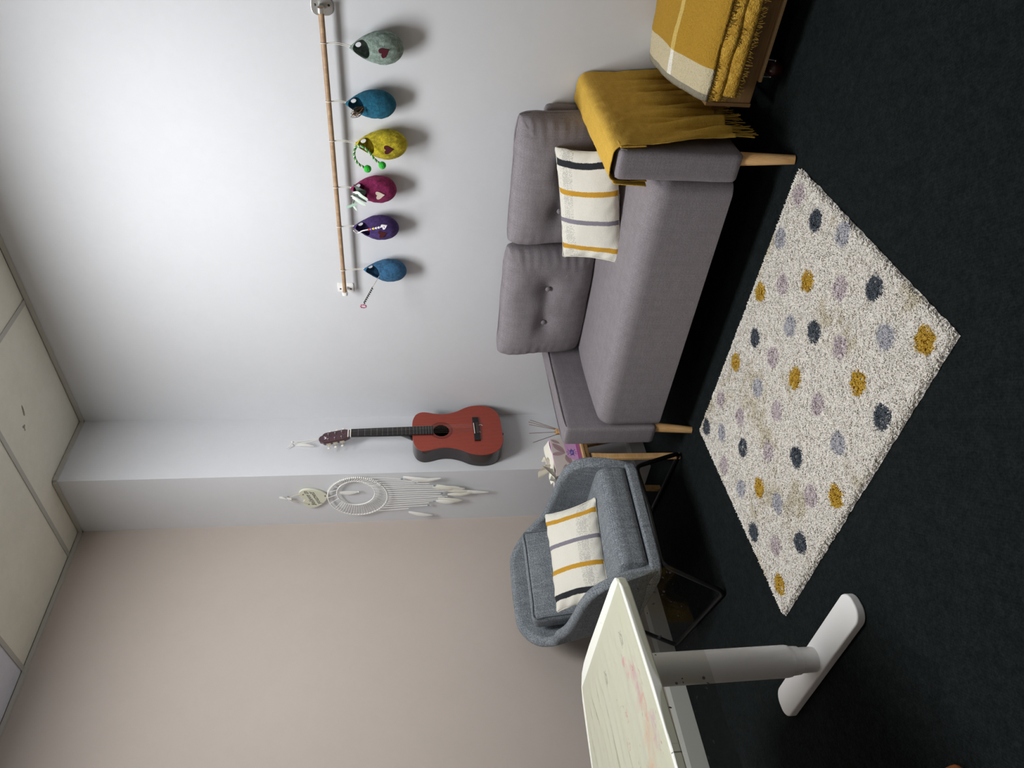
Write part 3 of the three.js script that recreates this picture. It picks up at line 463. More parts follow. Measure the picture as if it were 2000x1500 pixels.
// ------------------------------------------------------------------ white table and its clear cover
{
  const TY = 0.71, TT = 0.026;
  // outline in x, z: narrow rounded end towards the room corner, widening towards the viewer
  const out = [[-0.2, -1.60], [0.538, -1.662], [0.73, -1.676], [0.98, -1.717], [1.035, -1.728], [1.07, -1.742], [1.092, -1.772], [1.1, -1.815], [1.112, -2.2], [1.11, -2.32], [1.1, -2.38], [1.07, -2.425], [1.03, -2.446], [0.93, -2.468], [0.828, -2.487], [-0.2, -2.64]];
  const s = new THREE.Shape(out.map(([x, z]) => V2(x, -z)));
  const t = thing('white_table', 'white table with a rounded end on a round column and bar foot', 'table');
  const topTex = canvasTex(1400, 1200, (c, w, h) => {       // covers x -0.25..1.15, z -2.7..-1.5 : paint marks, pen scribbles, yellowed lacquer
    const R = rng(3), X = (x) => (x + 0.25) / 1.4 * w, Z = (z) => (z + 2.7) / 1.2 * h; c.fillStyle = '#f3f3ea'; c.fillRect(0, 0, w, h);
    for (let i = 0; i < 240; i++) { c.fillStyle = `rgba(${R() < 0.6 ? '232,230,212' : '240,240,236'},0.05)`; c.beginPath(); c.ellipse(R() * w, R() * h, 40 + 160 * R(), 15 + 40 * R(), 0, 0, 7); c.fill(); }
    for (const [x, z, r, col, a] of [[0.86, -1.86, 26, '255,120,160', 0.14], [0.8, -1.8, 40, '240,150,190', 0.16], [0.72, -1.78, 34, '255,120,130', 0.14], [0.62, -1.8, 60, '255,150,130', 0.1], [0.66, -1.74, 30, '230,150,200', 0.16], [0.55, -1.86, 46, '255,140,110', 0.12], [0.5, -1.74, 40, '250,150,190', 0.12]])
      for (let k = 0; k < 16; k++) { c.fillStyle = `rgba(${col},${a * 0.7})`; c.beginPath(); c.ellipse(X(x) + (R() - 0.5) * 2.4 * r, Z(z) + (R() - 0.5) * 1.2 * r, r * (0.2 + 0.6 * R()), r * (0.1 + 0.3 * R()), R() * 3, 0, 7); c.fill(); }
    for (const [x, z, col, n] of [[0.77, -1.95, '225,60,90', 14], [0.71, -1.99, '230,90,110', 10], [0.83, -1.8, '205,40,50', 7], [0.79, -1.76, '200,60,80', 8], [0.6, -1.73, '180,60,120', 8]])
      for (let k = 0; k < n; k++) { c.strokeStyle = `rgba(${col},${0.25 + 0.4 * R()})`; c.lineWidth = 1 + 2.4 * R(); const x0 = X(x) + (R() - 0.5) * 36, z0 = Z(z) + (R() - 0.5) * 26; c.beginPath(); c.moveTo(x0, z0); c.lineTo(x0 + (R() - 0.5) * 22, z0 + (R() - 0.5) * 14); c.stroke(); }
    for (let k = 0; k < 120; k++) { c.strokeStyle = `rgba(34,34,38,${0.4 + 0.5 * R()})`; c.lineWidth = 0.8 + 1.6 * R(); const x0 = R() * w, z0 = R() * h; c.beginPath(); c.moveTo(x0, z0); c.lineTo(x0 + (R() - 0.3) * 12, z0 + (R() - 0.5) * 8); c.stroke(); }
    for (const [x, z] of [[0.93, -1.84], [0.93, -2.08], [0.62, -2.1]]) { c.strokeStyle = 'rgba(70,74,80,0.5)'; c.lineWidth = 1.2; c.beginPath(); for (let k = 0; k < 30; k++) c.lineTo(X(x) + 18 * cos(k * 0.9) + k * 0.6, Z(z) + 12 * sin(k * 1.3)); c.stroke(); }
    for (let k = 0; k < 9; k++) { c.strokeStyle = 'rgba(110,105,95,0.28)'; c.lineWidth = 1; const x0 = X(0.3 + 0.7 * R()), z0 = Z(-2.3 + 0.5 * R()); c.beginPath(); c.moveTo(x0, z0); c.bezierCurveTo(x0 + 80 * (R() - 0.5), z0 + 60 * (R() - 0.5), x0 + 120 * (R() - 0.5), z0 + 60 * (R() - 0.5), x0 + 120 * (R() - 0.5), z0 + 120 * (R() - 0.5)); c.stroke(); }
  });
  const g = extrude(s, TT - 0.008, 0.004, 24, 3); g.rotateX(-PI / 2); g.translate(0, TY - TT + 0.004, 0);
  { const p = g.attributes.position, uv = g.attributes.uv; for (let i = 0; i < p.count; i++) uv.setXY(i, (p.getX(i) + 0.25) / 1.4, 1 - (p.getZ(i) + 2.7) / 1.2); }
  mesh('tabletop', g, phys({ map: topTex, roughness: 0.35 }), t);
  const lp = [[0.058, 0], [0.06, 0.006], [0.06, 0.45], [0.057, 0.46]].map(([r, y]) => V2(r, y));
  const column = new THREE.LatheGeometry([V2(0.001, 0.028), V2(0.0385, 0.028), V2(0.039, 0.078), V2(0.0425, 0.082), V2(0.044, 0.1), V2(0.044, 0.11), V2(0.0475, 0.114), V2(0.049, 0.124), V2(0.049, 0.15), V2(0.0495, TY - TT), V2(0.001, TY - TT)], 48);
  const cxm = 0.955, czm = -2.082; const cg = column.clone(); cg.translate(cxm, 0, czm); mesh('column', uvBox(cg), M.whitePaint, t);
  const foot = extrude(roundRect(0.098, 0.64, 0.042), 0.018, 0.005, 16, 3); foot.rotateX(-PI / 2); foot.translate(0, 0.006, 0); foot.rotateY(0.035); foot.translate(cxm, 0, czm); mesh('foot_bar', uvBox(foot), M.whitePaint, t);
  const col2 = column.clone(); col2.translate(0.0, 0, -2.1); mesh('column', uvBox(col2), M.whitePaint, t); const f2 = foot.clone(); f2.translate(-cxm, 0, -0.018); mesh('foot_bar', uvBox(f2), M.whitePaint, t);

  // clear film: lies on the top, hangs over the near long edge
  const cv = thing('table_cover', 'clear plastic sheet lying on the white table and hanging over its edge', 'table cover');
  const film = phys({ color: 0xf4f4f0, transmission: 1, thickness: 0, roughness: 0.04, ior: 1.45, specularIntensity: 0.3, side: THREE.DoubleSide });
  const hangLen = (u) => mix(0.11, 0.152, u);
  const edgeZ = (x) => x > 0.538 ? mix(-1.662, -1.74, pow((x - 0.538) / 0.547, 1.25)) : -1.662 + (0.538 - x) * 0.084;
  const backZ = (x) => x > 0.828 ? mix(-2.487, -2.43, (x - 0.828) / 0.25) : -2.487 - (0.828 - x) * 0.149;
  const wr = (x, z) => { let h = 0; for (const [k, ph, a, d] of [[26, 0, 1, 0.3], [47, 2, 0.7, 0.12], [71, 4, 0.4, -0.2]]) { const q = (z + d * x) * k + ph + 2.2 * n3(x * 3, z * 3, k); h += a * pow(abs(sin(q)), 14); } return h * 0.0045 * (0.6 + n3(x * 4, z * 5, 8)); };
  const flat = (u, v) => { const x = mix(-0.18, 1.06, u), z = mix(backZ(x) + 0.03, edgeZ(x) - 0.012, v); const fade = smooth(0, 0.12, v) * smooth(1, 0.9, v) * smooth(1, 0.9, u); return V(x, TY + 0.0012 + fade * max(0, wr(x, z)), z); };
  mesh('lying_part', sheet(flat, 150, 90, 0.0003), film, cv);
  const hang = (u, v) => { const x = mix(-0.18, 1.075, u), L = hangLen(u), roll = clamp(v / 0.12, 0, 1), d = max(0, v - 0.12) / 0.88; const z = edgeZ(x) + 0.004 + mix(-0.016, 0.002, sin(roll * PI / 2)) + d * (0.006 + 0.012 * smooth(0.5, 1, u) + 0.004 * sin(x * 16 + 1) * d + 0.0025 * sin(x * 37) * d); return V(x + 0.012 * d * u, TY + 0.0012 - 0.014 * (1 - cos(roll * PI / 2)) - d * L, z); };
  mesh('hanging_part', sheet(hang, 150, 24, 0.0003), film, cv);
  const fl = [], R = rng(90); for (let i = 0; i < 46; i++) { const u = 0.35 + 0.65 * R(), v = 0.2 + 0.75 * R(), p = hang(u, v), q = new THREE.CircleGeometry(0.0012 + 0.0022 * R(), 6); q.scale(0.5 + R(), 1 + R(), 1); q.rotateZ(R() * 3); q.translate(p.x, p.y, p.z + 0.001); fl.push(q); }
  mesh('paint_flecks', merge(fl), std({ color: 0x3a3438, side: THREE.DoubleSide }), cv).userData.kind = 'stuff';
}
// ------------------------------------------------------------------ wooden leg of a seat standing beside the table, cut by the frame
{
  const st = thing('wooden_stool', 'orange brown wooden stool, only one foot in the picture', 'stool');
  const seat = new THREE.CylinderGeometry(0.16, 0.16, 0.03, 40); seat.translate(0.3, 0.43, -1.93); mesh('seat', uvBox(seat), M.oak, st);
  const wood = phys({ color: 0x9a5a2a, roughness: 0.5 });
  for (const [x, z] of [[0.483, -1.715], [0.12, -1.72], [0.12, -2.12], [0.48, -2.14]]) mesh('leg', soft(merge([rod(V(x, 0.02, z), V(mix(x, 0.3, 0.5), 0.42, mix(z, -1.93, 0.5)), 0.026, 18, 0.018), (() => { const q = new THREE.SphereGeometry(0.026, 18, 10); q.scale(1, 0.76, 1); q.translate(x, 0.02, z); return q; })()])), wood, st);
}
// ------------------------------------------------------------------ side table between sofa and armchair
{
  const t = thing('side_table', 'small side table with pale top and flat wooden legs behind the armchair', 'side table');
  const cx = 2.39, cz = -2.738, TYs = 0.447;
  const tp = extrude(roundRect(0.46, 0.274, 0.05), 0.008, 0.003, 12, 3); tp.rotateX(-PI / 2); tp.translate(cx, TYs - 0.011, cz); mesh('table_top', uvBox(tp), M.ply, t);
  const rim = extrude(roundRect(0.456, 0.27, 0.048), 0.018, 0.002, 12, 2); rim.rotateX(-PI / 2); rim.translate(cx, TYs - 0.032, cz); mesh('rim', uvBox(rim), M.oakDark, t);
  const lg = (tx, tz, fx, fz) => { const s = roundRect(0.034, 0.02, 0.005), top = V(tx, TYs - 0.034, tz), foot = V(fx, 0.001, fz), loops = []; for (let i = 0; i <= 8; i++) { const p = foot.clone().lerp(top, i / 8), k = mix(0.92, 1.0, i / 8) + (i > 6 ? (i - 6) * 0.12 : 0); loops.push(s.getPoints(5).map((q) => V(p.x + q.x * k, p.y, p.z - q.y * k))); } mesh('leg', soft(loft(loops), true), M.oak, t); };
  lg(2.305, -2.625, 2.2, -2.512); lg(2.57, -2.64, 2.7, -2.58); lg(2.29, -2.84, 2.27, -2.845); lg(2.57, -2.84, 2.66, -2.845);

  // tissue box with torn flaps and a tissue standing out
  const b = thing('tissue_box', 'pink and cream tissue box printed with leaves on the side table', 'tissue box', [2.3125, TYs, -2.68]);
  const W = 0.245, H = 0.146, D = 0.108;
  const face = canvasTex(800, 400, (c, w, h) => {
    const R = rng(12); c.fillStyle = '#dccfc9'; c.fillRect(0, 0, w, h);
    for (let i = 0; i < 60; i++) { c.fillStyle = `rgba(${R() < 0.5 ? '236,226,196' : '222,196,200'},0.12)`; c.beginPath(); c.ellipse(R() * w, R() * h, 60 * R() + 20, 30 * R() + 14, R() * 3, 0, 7); c.fill(); }
    const leaf = (x, y, l, wd, a, col) => { c.save(); c.translate(x, y); c.rotate(a); c.fillStyle = col; c.beginPath(); c.moveTo(0, 0); c.quadraticCurveTo(l * 0.5, -wd, l, 0); c.quadraticCurveTo(l * 0.5, wd, 0, 0); c.fill(); c.strokeStyle = 'rgba(110,80,86,0.8)'; c.lineWidth = 3; c.beginPath(); c.moveTo(0, 0); c.lineTo(l * 0.9, 0); c.stroke(); c.restore(); };
    leaf(480, 176, 270, 96, -0.6, 'rgba(172,138,144,0.9)'); leaf(480, 176, 200, 84, -1.7, 'rgba(182,150,154,0.9)'); leaf(440, 180, 210, 84, 2.9, 'rgba(170,138,142,0.9)'); leaf(210, 300, 150, 60, 2.3, 'rgba(176,144,148,0.85)'); leaf(60, 120, 190, 66, 0.2, 'rgba(180,150,152,0.85)'); leaf(690, 130, 150, 60, -0.9, 'rgba(176,146,150,0.9)');
    c.fillStyle = '#dcaad6'; c.beginPath(); c.moveTo(270, 345); c.lineTo(400, 200); c.lineTo(w, 176); c.lineTo(w, h); c.lineTo(270, h); c.fill();
    c.fillStyle = '#6f5aa6'; c.beginPath(); c.ellipse(490, 272, 62, 30, 0, 0, 7); c.fill(); for (let i = 0; i < 9; i++) { c.save(); c.translate(490, 272); c.rotate(i * 0.7); c.fillRect(40, -6, 42, 10); c.restore(); } c.fillStyle = '#a893cf'; c.beginPath(); c.ellipse(486, 269, 32, 14, 0.3, 0, 7); c.fill();
    c.fillStyle = '#a07aa8'; for (let i = 0; i < 7; i++) c.fillRect(400 + i * 30, 218, 16, 6);
  });
  const fm = phys({ map: face, roughness: 0.5 }), pale = std({ color: 0xe9e6d8, side: THREE.DoubleSide, roughness: 0.7 });
  const bg = new THREE.BoxGeometry(W, H, D); bg.translate(0, H / 2, 0); mesh('carton', bg, fm, b);
  const base = rbox(W + 0.006, 0.022, D + 0.006, 0.003, 0, 0.011, 0, 1); mesh('band', base, phys({ color: 0xb0689f, roughness: 0.4 }), b);
  mesh('flap', sheet((u, v) => V(mix(-0.125, 0.12, u), H + 0.002 + v * 0.02 + 0.004 * sin(u * 9), D / 2 - 0.01 - v * 0.05), 20, 6, 0.0012), pale, b);
  mesh('flap', sheet((u, v) => V(-0.06 - u * 0.075, H + 0.004 + 0.05 * (1 - u) * v + 0.012 * v, 0.03 + 0.03 * v), 10, 8, 0.0012), pale, b);
  mesh('flap', sheet((u, v) => V(-0.1 - 0.05 * u, H - 0.012 + 0.024 * u + 0.03 * v, D / 2 - 0.01 + 0.012 * v), 8, 6, 0.0012), pale, b);
  mesh('tissue', sheet((u, v) => { const a = (u - 0.5) * 2.2, r = 0.012 + 0.05 * pow(v, 0.8) * (1 + 0.35 * sin(u * 17) + 0.2 * n3(u * 5, v * 4, 2)); return V(-0.01 + r * sin(a) * 1.15 - 0.02 * v, H - 0.005 + 0.085 * v * (0.75 + 0.3 * sin(u * 5 + 1)), r * cos(a) * 0.5 - 0.012 * v); }, 60, 24, 0.0006), phys({ color: 0xefe9da, roughness: 0.95, transmission: 0.25, thickness: 0, side: THREE.DoubleSide }), b);

  // reed diffuser
  const d = thing('reed_diffuser', 'small reed diffuser bottle with wooden collar and thin brown reeds', 'diffuser', [2.545, TYs, -2.69]);
  mesh('bottle', new THREE.LatheGeometry([V2(0.001, 0), V2(0.03, 0), V2(0.033, 0.004), V2(0.033, 0.045), V2(0.022, 0.058), V2(0.012, 0.063), V2(0.012, 0.07), V2(0.009, 0.07), V2(0.009, 0.06), V2(0.028, 0.044), V2(0.028, 0.006), V2(0.001, 0.004)], 32), phys({ color: 0xf2efe8, roughness: 0.25 }), d);
  mesh('collar', uvBox(new THREE.LatheGeometry([V2(0.0085, 0.068), V2(0.0155, 0.068), V2(0.016, 0.071), V2(0.016, 0.088), V2(0.0145, 0.091), V2(0.0085, 0.091), V2(0.0085, 0.068)], 28)), M.oak, d);
  const reed = std({ color: 0x7a5c3e, roughness: 0.9 });
  for (const [x, y, z] of [[0.075, 0.225, 0.0], [0.078, 0.218, 0.012], [0.068, 0.222, -0.012], [-0.008, 0.232, 0.0], [-0.078, 0.222, 0.004]]) mesh('reed', rod(V(-x * 0.1, 0.02, -z * 0.2), V(x, y, z), 0.0014, 6), reed, d);
}
// ------------------------------------------------------------------ wooden rail on the sofa wall with felt pods
const RX = 2.822, RY = 1.593;
{
  const t = thing('hanging_rail', 'thin wooden rail on steel wall plates above the sofa', 'rail');
  const dowel = grain(120, [146, 116, 86], [190, 158, 124], 0.3, 256);
  const g = rod(V(RX, RY, -2.012), V(RX, RY, -0.772), 0.0088, 20, 0.0105); mesh('dowel', uvBox(g), phys({ map: dowel, roughness: 0.55 }), t);
  for (const [z, w, h, r, mat] of [[-0.782, 0.062, 0.078, 0.024, M.steel], [-2.008, 0.05, 0.074, 0.006, M.whitePaint]]) {
    const p = extrude(roundRect(w, h, r), 0.0025, 0.0008, 8, 2); p.rotateY(-PI / 2); p.translate(XW - 0.0008, RY, z); const pl = mesh('wall_plate', uvBox(p), mat, t);
    for (const dy of [-0.024, 0.024]) { const sc = new THREE.SphereGeometry(0.0048, 12, 8); sc.scale(0.4, 1, 1); sc.translate(XW - 0.0035, RY + dy, z + (z > -1 ? 0.004 : -0.008)); mesh('screw', sc, std({ color: 0x4a4844, metalness: 0.8, roughness: 0.4 }), pl); }
    const s = extrude(roundRect(0.026, 0.026, 0.011), 0.016, 0.001, 8, 1); s.rotateY(0); s.translate(RX, RY, z - 0.008); mesh('socket', uvBox(s), mat, pl); mesh('stem', box(XW - RX - 0.006, 0.016, 0.014, (XW + RX) / 2 + 0.003, RY, z), mat, pl);
  }
}
const feltBump = (() => { const R = rng(71), S = 256, a = new Float32Array(S * S); for (let i = 0; i < 2600; i++) { let x = R() * S, y = R() * S, t = R() * 6.28; const h = R() - 0.4, n = 10 + 26 * R(), c = (R() - 0.5) * 0.22; for (let k = 0; k < n; k++) { a[(((y | 0) + S) % S) * S + ((x | 0) + S) % S] += h; x += cos(t); y += sin(t); t += c; if (x < 0) x += S; if (y < 0) y += S; if (x >= S) x -= S; if (y >= S) y -= S; } } return dataTex(S, (u, v, x, y) => { let q = 0; for (const [i, j] of [[0, 0], [1, 0], [0, 1], [S - 1, 0], [0, S - 1]]) q += a[((y + j) % S) * S + (x + i) % S]; return 110 + q * 26; }, 0.09, false); })();
const felt = (rgb, seed) => phys({ map: mottled(seed, rgb.map((v) => v * 0.8), rgb.map((v) => min(255, v * 1.16)), 0.09, 256, [10, 30, 90]), bumpMap: feltBump, bumpScale: 0.003, roughness: 1, sheen: 0.4, sheenRoughness: 0.6, sheenColor: new THREE.Color(rgb[0] / 400, rgb[1] / 400, rgb[2] / 400) });
const csg = new Evaluator(); csg.attributes = ['position', 'normal']; csg.useGroups = false;
function egg(R, H, inset, seed, wrinkle) {
  const g = new THREE.SphereGeometry(1, 80, 60), p = g.attributes.position, r0 = R - inset, tMid = 0.38;
  for (let i = 0; i < p.count; i++) {
    const t = clamp((p.getY(i) + 1) / 2, 0, 1), a = Math.atan2(p.getZ(i), p.getX(i)), tt = 0.5 - 0.5 * cos(PI * (Math.acos(clamp(1 - 2 * t, -1, 1)) / PI));
    let r = tt < tMid ? sqrt(max(0, 1 - (1 - tt / tMid) ** 2)) : pow(max(0, cos((tt - tMid) / (1 - tMid) * PI / 2)), 0.88);
    r = r0 * r * (1 + wrinkle * fbm(cos(a) * 1.6 + seed, tt * 4, sin(a) * 1.6) + wrinkle * 0.35 * fbm(cos(a) * 6 + seed, tt * 14, sin(a) * 6)); const y = inset + tt * (H - 2 * inset);
    p.setXYZ(i, r * cos(a), y + wrinkle * 0.01 * n3(a, tt * 3, seed), r * sin(a) * 0.86);
  }
  g.computeVertexNormals(); return g;
}
const heartShape = (s) => { const h = new THREE.Shape(); h.moveTo(0, -0.62 * s); h.bezierCurveTo(-0.2 * s, -0.3 * s, -0.55 * s, 0, -0.5 * s, 0.28 * s); h.bezierCurveTo(-0.46 * s, 0.52 * s, -0.1 * s, 0.5 * s, 0, 0.24 * s); h.bezierCurveTo(0.1 * s, 0.5 * s, 0.46 * s, 0.52 * s, 0.5 * s, 0.28 * s); h.bezierCurveTo(0.55 * s, 0, 0.2 * s, -0.3 * s, 0, -0.62 * s); return h; };
function pod(label, rgb, z, yTop, yBot, width, heart, heartTilt, seed, tilt = 0) {
  const H = yTop - yBot, R = width / 2, t = thing('felt_pod', label, 'felt pod', [XW - R * 0.86 - 0.004, yBot, z], 'felt pods hanging from the rail'); t.rotation.y = -PI / 2;
  const A = new Brush(egg(R, H, 0, seed, 0.05)), B = new Brush(egg(R, H, 0.0055, seed, 0.05));
  const cut1 = new THREE.SphereGeometry(1, 32, 24); cut1.scale(R * 0.62, H * 0.175, R * 1.0); cut1.rotateX(-0.5); cut1.translate(0, H * 0.805, R * 0.62); const C = new Brush(cut1);
  const cut2 = new THREE.SphereGeometry(1, 20, 14); cut2.scale(R * 0.2, H * 0.06, R); cut2.translate(R * 0.1, H * 0.84, -R * 0.8); const D = new Brush(cut2);
  for (const b of [A, B, C, D]) b.updateMatrixWorld();
  let r = csg.evaluate(A, B, SUBTRACTION); r = csg.evaluate(r, C, SUBTRACTION); r = csg.evaluate(r, D, SUBTRACTION);
  let g = r.geometry; g = g.index ? g.toNonIndexed() : g; for (const k of Object.keys(g.attributes)) if (!['position', 'normal'].includes(k)) g.deleteAttribute(k);
  g.clearGroups(); g = uvBox(g); if (tilt) g.rotateZ(tilt);
  mesh('body', g, felt(rgb, 130 + seed), t);
  if (heart) { const h = extrude(heartShape(0.035), 0.0025, 0.0008, 10, 1); h.rotateZ(heartTilt); h.rotateX(0.08); h.translate(-0.004, H * 0.36, R * 0.86 - 0.0018); mesh('heart', uvBox(h), std({ color: heart, roughness: 0.95 }), t); }
  // cord from the tip, looped round the rail
  const dx = XW - R * 0.86 - 0.004 - RX, ry = RY - yBot, rz = dx, q = 0.0115;       // rail in the pod's own axes
  const tip = V(-tilt * H * 0.95, H * 0.965, -R * 0.2), ring = []; for (let k = 0; k < 14; k++) { const a = k / 14 * 2 * PI; ring.push(V(0.002 * sin(a), ry + q * cos(a), rz + q * sin(a))); }
  mesh('cord', merge([tube(ring, 0.0017, 40, 6, true), tube([V(0.001, ry - q, rz), V(0.003, mix(ry, tip.y, 0.5), mix(rz, tip.z, 0.5)), tip.clone().add(V(0.002, -0.004, 0))], 0.0014, 14, 6), tube([V(-0.001, ry - q, rz), V(-0.003, mix(ry, tip.y, 0.5), mix(rz, tip.z, 0.5)), tip.clone().add(V(-0.002, -0.004, 0))], 0.0014, 14, 6)]), M.cord, t);
  const kn = new THREE.SphereGeometry(0.0042, 10, 8); kn.translate(tip.x, tip.y + 0.002, tip.z + 0.003); mesh('knot', kn, M.cord, t);
  return t;
}
pod('sage green felt pod with a dark red heart, by the rail end plate', [138, 156, 146], -0.893, 1.502, 1.303, 0.117, 0x4e1020, 0.5, 1, 0.05);
pod('teal blue felt pod holding curly twigs', [28, 96, 122], -1.106, 1.532, 1.335, 0.109, null, 0, 2, 0.03);
pod('yellow felt pod with a dark red heart', [196, 178, 44], -1.264, 1.505, 1.294, 0.119, 0x4e1020, 0.1, 3, 0.04);
pod('magenta felt pod with a cream heart', [134, 34, 84], -1.466, 1.535, 1.341, 0.116, 0xd9cbbb, 0.1, 4, 0.02);
pod('violet felt pod with a small dark heart', [72, 52, 110], -1.653, 1.535, 1.335, 0.111, 0x4a1216, 0.2, 5, 0);
pod('denim blue felt pod at the far end of the rail', [54, 100, 136], -1.878, 1.502, 1.304, 0.109, null, 0, 6, -0.02);
{
  // things tucked into the pods
  const R = rng(17);
  const tw = thing('dried_twigs', 'bundle of curly brown twigs in the teal pod', 'twigs', [2.79, 1.46, -1.115]);
  for (let i = 0; i < 9; i++) { const z0 = (R() - 0.5) * 0.03, a = R() * 6; mesh('twig', tube([V(0, 0, z0), V(-0.012 - 0.014 * R(), 0.018 + 0.012 * R(), z0 + 0.02 * (R() - 0.5)), V(-0.03 - 0.012 * R(), 0.03 + 0.018 * R(), z0 - 0.012 + 0.012 * sin(a)), V(-0.034, 0.012 + 0.012 * R(), z0 - 0.018 + 0.01 * R()), V(-0.018, 0.0, z0)], 0.0012, 18, 5), std({ color: i % 2 ? 0x8a6d4c : 0x4b3a2a, roughness: 0.9 }), tw); }
  const pc = thing('pompom_cord', 'twisted green and white cord with two bright green pompoms', 'cord', [2.745, 1.48, -1.285]);
  const line = [[2.735, 1.402, -1.314], [2.738, 1.423, -1.297], [2.742, 1.442, -1.272], [2.748, 1.462, -1.255], [2.756, 1.479, -1.252], [2.768, 1.492, -1.258], [2.76, 1.5, -1.268], [2.748, 1.503, -1.29], [2.742, 1.491, -1.317], [2.738, 1.465, -1.334]].map(([x, y, z]) => V(x - 2.745, y - 1.48, z + 1.285)), crv = new THREE.CatmullRomCurve3(line, false, 'centripetal');
  const strand = (ph) => { const q = []; for (let i = 0; i <= 160; i++) { const u = i / 160, p = crv.getPointAt(u), d = crv.getTangentAt(u), n = d.clone().cross(V(1, 0.3, 0)).normalize(), b = d.clone().cross(n); q.push(p.addScaledVector(n, 0.0026 * cos(u * 84 + ph)).addScaledVector(b, 0.0026 * sin(u * 84 + ph))); } return tube(q, 0.0024, 320, 6); };
  mesh('green_strand', strand(0), std({ color: 0x4fae3f, roughness: 0.9 }), pc); mesh('white_strand', strand(PI), std({ color: 0xdfe6d4, roughness: 0.9 }), pc); mesh('dark_strand', strand(PI / 2), std({ color: 0x2f5a36, roughness: 0.9 }), pc);
  for (const p of [line[0].clone().add(V(-0.004, -0.008, -0.004)), line[9].clone().add(V(-0.003, -0.012, -0.003))]) { const s = new THREE.SphereGeometry(0.0148, 28, 20), a = s.attributes.position; for (let i = 0; i < a.count; i++) { const v = V(a.getX(i), a.getY(i), a.getZ(i)); v.multiplyScalar(1 + 0.06 * fbm(v.x * 160, v.y * 160, v.z * 160)); a.setXYZ(i, v.x + p.x, v.y + p.y, v.z + p.z); } mesh('pompom', soft(s), phys({ color: 0x35b83a, bumpMap: bumpFelt, bumpScale: 0.003, roughness: 1 }), pc); }
  const pr = thing('paper_strips', 'folded white paper strips and a pale green ruler strip in the magenta pod', 'paper strips', [2.76, 1.49, -1.478]);
  const white = std({ color: 0xdfeee0, roughness: 0.8, side: THREE.DoubleSide }), dark = std({ color: 0x4d5a50, roughness: 0.85, side: THREE.DoubleSide });
  const P0 = V(2.76, 1.49, -1.478), band = (name, pts, w, mat) => { const c = new THREE.CatmullRomCurve3(pts.map(([x, y, z]) => V(x, y, z).sub(P0)), false, 'centripetal'); mesh(name, sheet((u, v) => { const p = c.getPointAt(u), d = c.getTangentAt(u), s = d.cross(V(-1, 0, 0)).normalize(); return p.addScaledVector(s, (v - 0.5) * w * (u > 0.85 ? sqrt(max(0.05, 1 - ((u - 0.85) / 0.15) ** 2)) : 1)); }, 26, 4, 0.001), mat, pr); };
  band('lining', [[2.79, 1.51, -1.45], [2.765, 1.502, -1.448], [2.757, 1.486, -1.454], [2.765, 1.468, -1.462]], 0.034, dark);
  band('strip', [[2.785, 1.515, -1.468], [2.752, 1.512, -1.453], [2.744, 1.498, -1.448], [2.738, 1.484, -1.459], [2.736, 1.458, -1.475]], 0.0125, white);
  band('strip', [[2.785, 1.515, -1.474], [2.754, 1.518, -1.463], [2.745, 1.505, -1.462], [2.741, 1.488, -1.472], [2.74, 1.464, -1.487]], 0.009, dark);
  band('strip', [[2.785, 1.512, -1.48], [2.748, 1.522, -1.468], [2.738, 1.51, -1.472], [2.734, 1.49, -1.486], [2.734, 1.466, -1.5]], 0.0125, white);
  band('strip', [[2.78, 1.51, -1.49], [2.735, 1.52, -1.497], [2.73, 1.514, -1.508], [2.728, 1.504, -1.522]], 0.008, white);
  const rul = canvasTex(256, 48, (c, w, h) => { c.fillStyle = '#b4d6c2'; c.fillRect(0, 0, w, h); c.fillStyle = '#3d5a4a'; for (let i = 0; i < 28; i++) c.fillRect(i * 9 + 4, i % 2 ? 4 : 26, 3, i % 3 ? 8 : 16); });
  const rg = new THREE.BoxGeometry(0.046, 0.011, 0.001); rg.rotateZ(2.0); rg.rotateY(-PI / 2); rg.translate(-0.03, 0.036, -0.022); mesh('ruler_strip', rg, std({ map: rul, roughness: 0.6 }), pr);
  const bd = thing('bead_string', 'white string with coloured beads and a white heart bead on the violet pod', 'beads', [2.76, 1.5, -1.63]);
  const path = [V(0.01, 0.024, -0.012), V(-0.006, 0.026, -0.002), V(0, 0.012, -0.016), V(-0.012, -0.012, 0.002), V(-0.022, -0.045, 0.016), V(-0.024, -0.08, 0.026), V(-0.024, -0.1, 0.032)];
  mesh('string', tube(path, 0.0026, 60, 8), std({ color: 0xece6ee, roughness: 0.9 }), bd);
  const pcv = new THREE.CatmullRomCurve3(path, false, 'centripetal');
  [[0.62, 0xd8432e], [0.68, 0x8f5fae], [0.75, 0xe6d21f], [0.82, 0xf2eef2], [0.89, 0xf2eef2]].forEach(([u, c]) => { const p = pcv.getPointAt(u), s = new THREE.SphereGeometry(0.0052, 14, 10); s.translate(p.x, p.y, p.z); mesh('bead', s, phys({ color: c, roughness: 0.25 }), bd); });
  const hs = heartShape(0.024); const hl = new THREE.Path(heartShape(0.011).getPoints(8)); hs.holes.push(hl); const hb = extrude(hs, 0.004, 0.0015, 10, 2); hb.rotateZ(0.5); hb.rotateY(-PI / 2); hb.translate(-0.026, -0.104, 0.034); mesh('heart_bead', uvBox(hb), phys({ color: 0xf3eff4, roughness: 0.25 }), bd);
  const wr = thing('beaded_wire', 'wire twisted with black cord ending in a pink bead loop, in the blue pod', 'beaded wire', [2.765, 1.44, -1.885]);
  const a = V(0.006, -0.012, 0.01), b = V(-0.066, 0.058, -0.092); mesh('wire', tube([a, a.clone().lerp(b, 0.5).add(V(0, 0.002, 0)), b], 0.0013, 20, 6), std({ color: 0xc9c5bd, metalness: 0.5, roughness: 0.4 }), wr);
